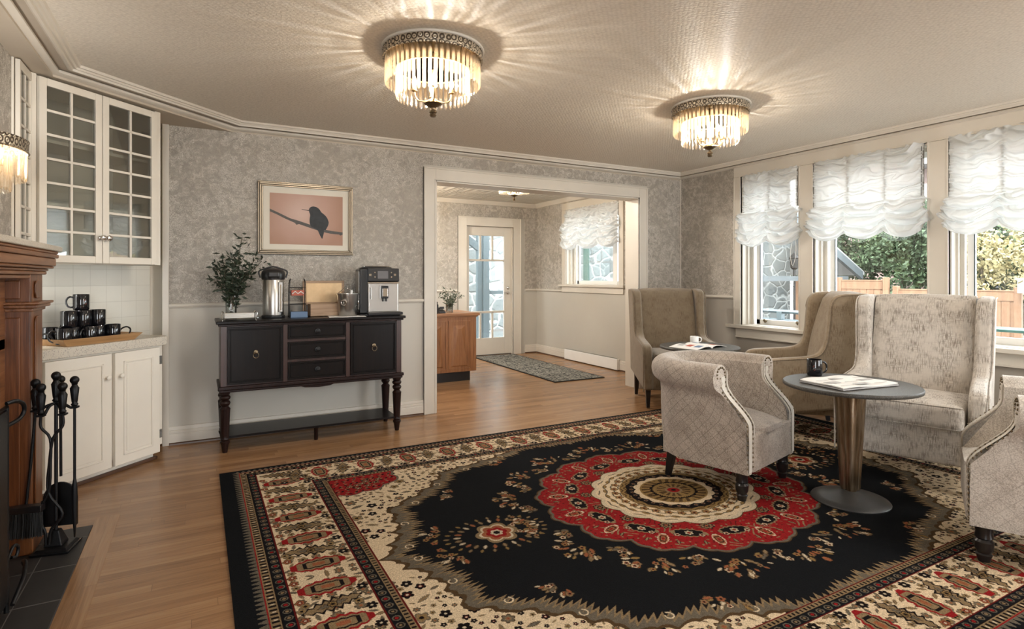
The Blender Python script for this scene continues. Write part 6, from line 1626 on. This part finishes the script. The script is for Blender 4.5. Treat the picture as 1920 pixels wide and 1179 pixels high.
# cedar fence: high and low section
def fence(label, p0, p1, ztop, n):
    t = thing('cedar_fence', label, 'fence', (p0[0], p0[1], GZ), 0, 'cedar fence sections'); d = Vector((p1[0] - p0[0], p1[1] - p0[1], 0)); L_ = d.length; a = math.atan2(d.y, d.x); t.rotation_euler = (0, 0, a)
    H = ztop - GZ
    MB().box(0, -.015, .05, L_, .015, H - .22).build('boards', M['fence'], t)
    b = MB(); k = 0.0
    while k < L_ - .14: b.box(k, -.028, .05, k + .135, -.015, H - .22); k += .145
    b.build('board_slats', M['fence'], t, bevel=.004)
    MB().box(0, -.04, H - .22, L_, .02, H - .03).box(0, -.05, H - .03, L_, .04, H).build('top_rail', M['fence'], t, bevel=.004)
    for k in range(n + 1): MB().box(L_ * k / n - .06, -.07, 0, L_ * k / n + .06, .05, H + .06).build('fence_post', M['fence'], t, bevel=.008)
    return t
fence('taller cedar fence section beside the gable roof in the middle window', (13.5, 9.42), (14.0, 7.5), 1.15, 2)
fence('lower cedar fence section under the trees in the middle window', (14.08, 7.32), (14.4, 5.2), .95, 2)
# gable roof beyond the stone building
t = thing('gable_roof', 'slate blue gable roof end descending behind the cedar fence', 'roof', (15.0, 9.2, 0))
MB().prism([(-3.4, 3.55), (.75, 1.36), (.75, 1.26), (-3.4, 3.40)], -.2, 3.0, 'y').build('roof_slope', M['white_out'], t)
MB().prism([(-3.4, 3.40), (.55, 1.36), (.55, 1.16), (-3.4, 3.15)], -.28, -.18, 'y').build('barge_board', M['roof'], t)
MB().prism([(-3.4, 1.12), (-.0, 1.12), (-.0, 1.24), (-3.4, 1.24)], -.22, -.12, 'y').box(-1.6, -.2, GZ, -1.4, 0, 2.4).build('tie_beam', M['roof'], t)
# foliage
def tree(name, label, loc, h, crown, n, lm, ls, group='trees outside the windows', trunk=.12):
    t = thing(name, label, 'tree', loc, 0, group)
    MB().tube(spline([(0, 0, 0), (.05, .02, h * .3), (-.04, .05, h * .6), (.03, 0, h * .9)], 4), [trunk * (1 - .8 * k / 12) for k in range(13)], 7).build('trunk', M['stem'], t, smooth=60)
    b = MB(); rr = np.random.RandomState(int(abs(loc[0] * 13 + loc[1] * 7)) + n)
    for c_ in range(26):
        d = rr.randn(3); d /= np.linalg.norm(d); q = d * rr.uniform(.3, 1) ; cx, cy, cz = q[0] * crown[0], q[1] * crown[1], crown[3] + q[2] * crown[2]
        rad = rr.uniform(.25, .5) * min(crown[0], crown[2])
        for _ in range(n // 26):
            e_ = rr.randn(3); e_ /= np.linalg.norm(e_); p = Vector((cx, cy, cz)) + Vector(e_) * rad * rr.uniform(.5, 1.0)
            a, c2 = Vector(rr.randn(3)).normalized() * ls, Vector(rr.randn(3)).normalized() * ls * .6
            b.add([p, p + a + c2, p + a * 1.6, p + a - c2], [(0, 1, 2, 3)])
    b.build('leaves', lm, t)
    return t
for k, (x, y, h, lm, lab) in enumerate([(17.5, 11.2, 4.4, 'leaf_dark', 'dark green tree rising behind the gable roof'), (18.2, 9.3, 4.8, 'leaf_out', 'green tree behind the taller cedar fence'), (17.5, 7.6, 4.2, 'leaf_dark', 'deep green tree in the centre of the middle window'), (19.5, 7.0, 4.6, 'leaf_out', 'mid green tree behind the lower cedar fence'), (20.5, 6.6, 5.6, 'leaf_yellow', 'pale yellow green tree at the right of the middle window'), (18.6, 5.6, 3.4, 'leaf_out', 'bushy green tree just over the lower fence')]):
    tree('leafy_tree', lab, (x, y, GZ), h, (1.6, 1.6, h * .38, h * .55), 9500, M[lm], .075)
for k, (x, y, lab) in enumerate([(12.6, 3.9, 'slender pale yellow tree outside the window at the right edge'), (16.0, 6.4, 'second pale yellow tree further out behind the right window'), (14.5, 3.6, 'pale yellow tree partly hidden at the right edge of the photo')]):
    tree('slender_tree', lab, (x, y, GZ), 3.1, (1.2, 1.2, .95, 2.0), 2600, M['leaf_yellow'], .06, trunk=.05)
# apartment building far away
t = thing('apartment_building', 'pale brick apartment block with white balconies beyond the yellow trees', 'building', (50, 21, GZ), R(12))
MB().box(-1, -26, 0, 9, 9, 14).build('brick_wall', M['brick'], t)
MB().box(-2.3, -1.2, 0, -.95, 1.4, 14).build('white_bay', M['white_out'], t)
for k in range(4):
    z = 2.0 + k * 2.6
    MB().box(-3.3, -1.0, z, -.95, 3.6, z + .25).build('balcony_slab', M['white_out'], t)
    MB().box(-3.3, .8, z + .25, -3.2, 3.6, z + 1.15).build('balcony_rail', M['white_out'], t)
    for y0 in (-.7, .4): MB().box(-2.36, y0, z + .5, -2.29, y0 + .7, z + 1.9).build('window', M['blue_grey'], t)
    for y0 in (-5, -9, -13): MB().box(-1.06, y0, z + .5, -.99, y0 + 1.6, z + 1.9).build('window', M['blue_grey'], t)
# car and sign
t = thing('parked_car', 'silver parked car beyond the railing at the right edge', 'car', (24.5, 8.6, GZ), R(75))
MB().prism([(-2.1, .25), (2.1, .25), (2.15, .75), (1.3, .92), (.75, 1.42), (-1.0, 1.42), (-1.7, .95), (-2.15, .85)], -.85, .85, 'y').build('car_body', M['car'], t, bevel=.08, bseg=3)
MB().prism([(-1.5, .95), (1.1, .95), (.70, 1.36), (-.95, 1.36)], -.87, .87, 'y').build('car_window', M['car_blue'], t)
for x in (-1.3, 1.3):
    for y in (-.8, .8): MB().lathe([(.32, -.1), (.33, -.08), (.33, .08), (.32, .1)], n=20).xform(Matrix.Translation((x, y, .33)) @ Matrix.Rotation(R(90), 4, 'X')).build('wheel', M['rubber'], t, smooth=40)
t = thing('street_sign', 'small white sign on a thin post outside the right window', 'sign', (14.2, 5.0, GZ), R(20))
MB().tube([(0, 0, 0), (0, 0, 1.3)], .02, 6).build('sign_post', M['steel'], t)
MB().box(-.02, -.14, 1.25, .0, .14, 1.55).build('sign_panel', M['white_out'], t)
t = thing('lantern_post', 'black lantern on a bracket outside the corner window', 'lantern', (13.02, 9.15, GZ))
MB().tube([(0, 0, 0), (0, 0, 1.75)], .03, 6).build('lantern_pole', M['black_iron'], t)
MB().lathe([(.05, 1.75), (.09, 1.80), (.11, 2.02), (.13, 2.04), (.03, 2.16), (.0, 2.22)], n=8).build('lantern_head', M['black_iron'], t)
print('objects', len(bpy.data.objects))
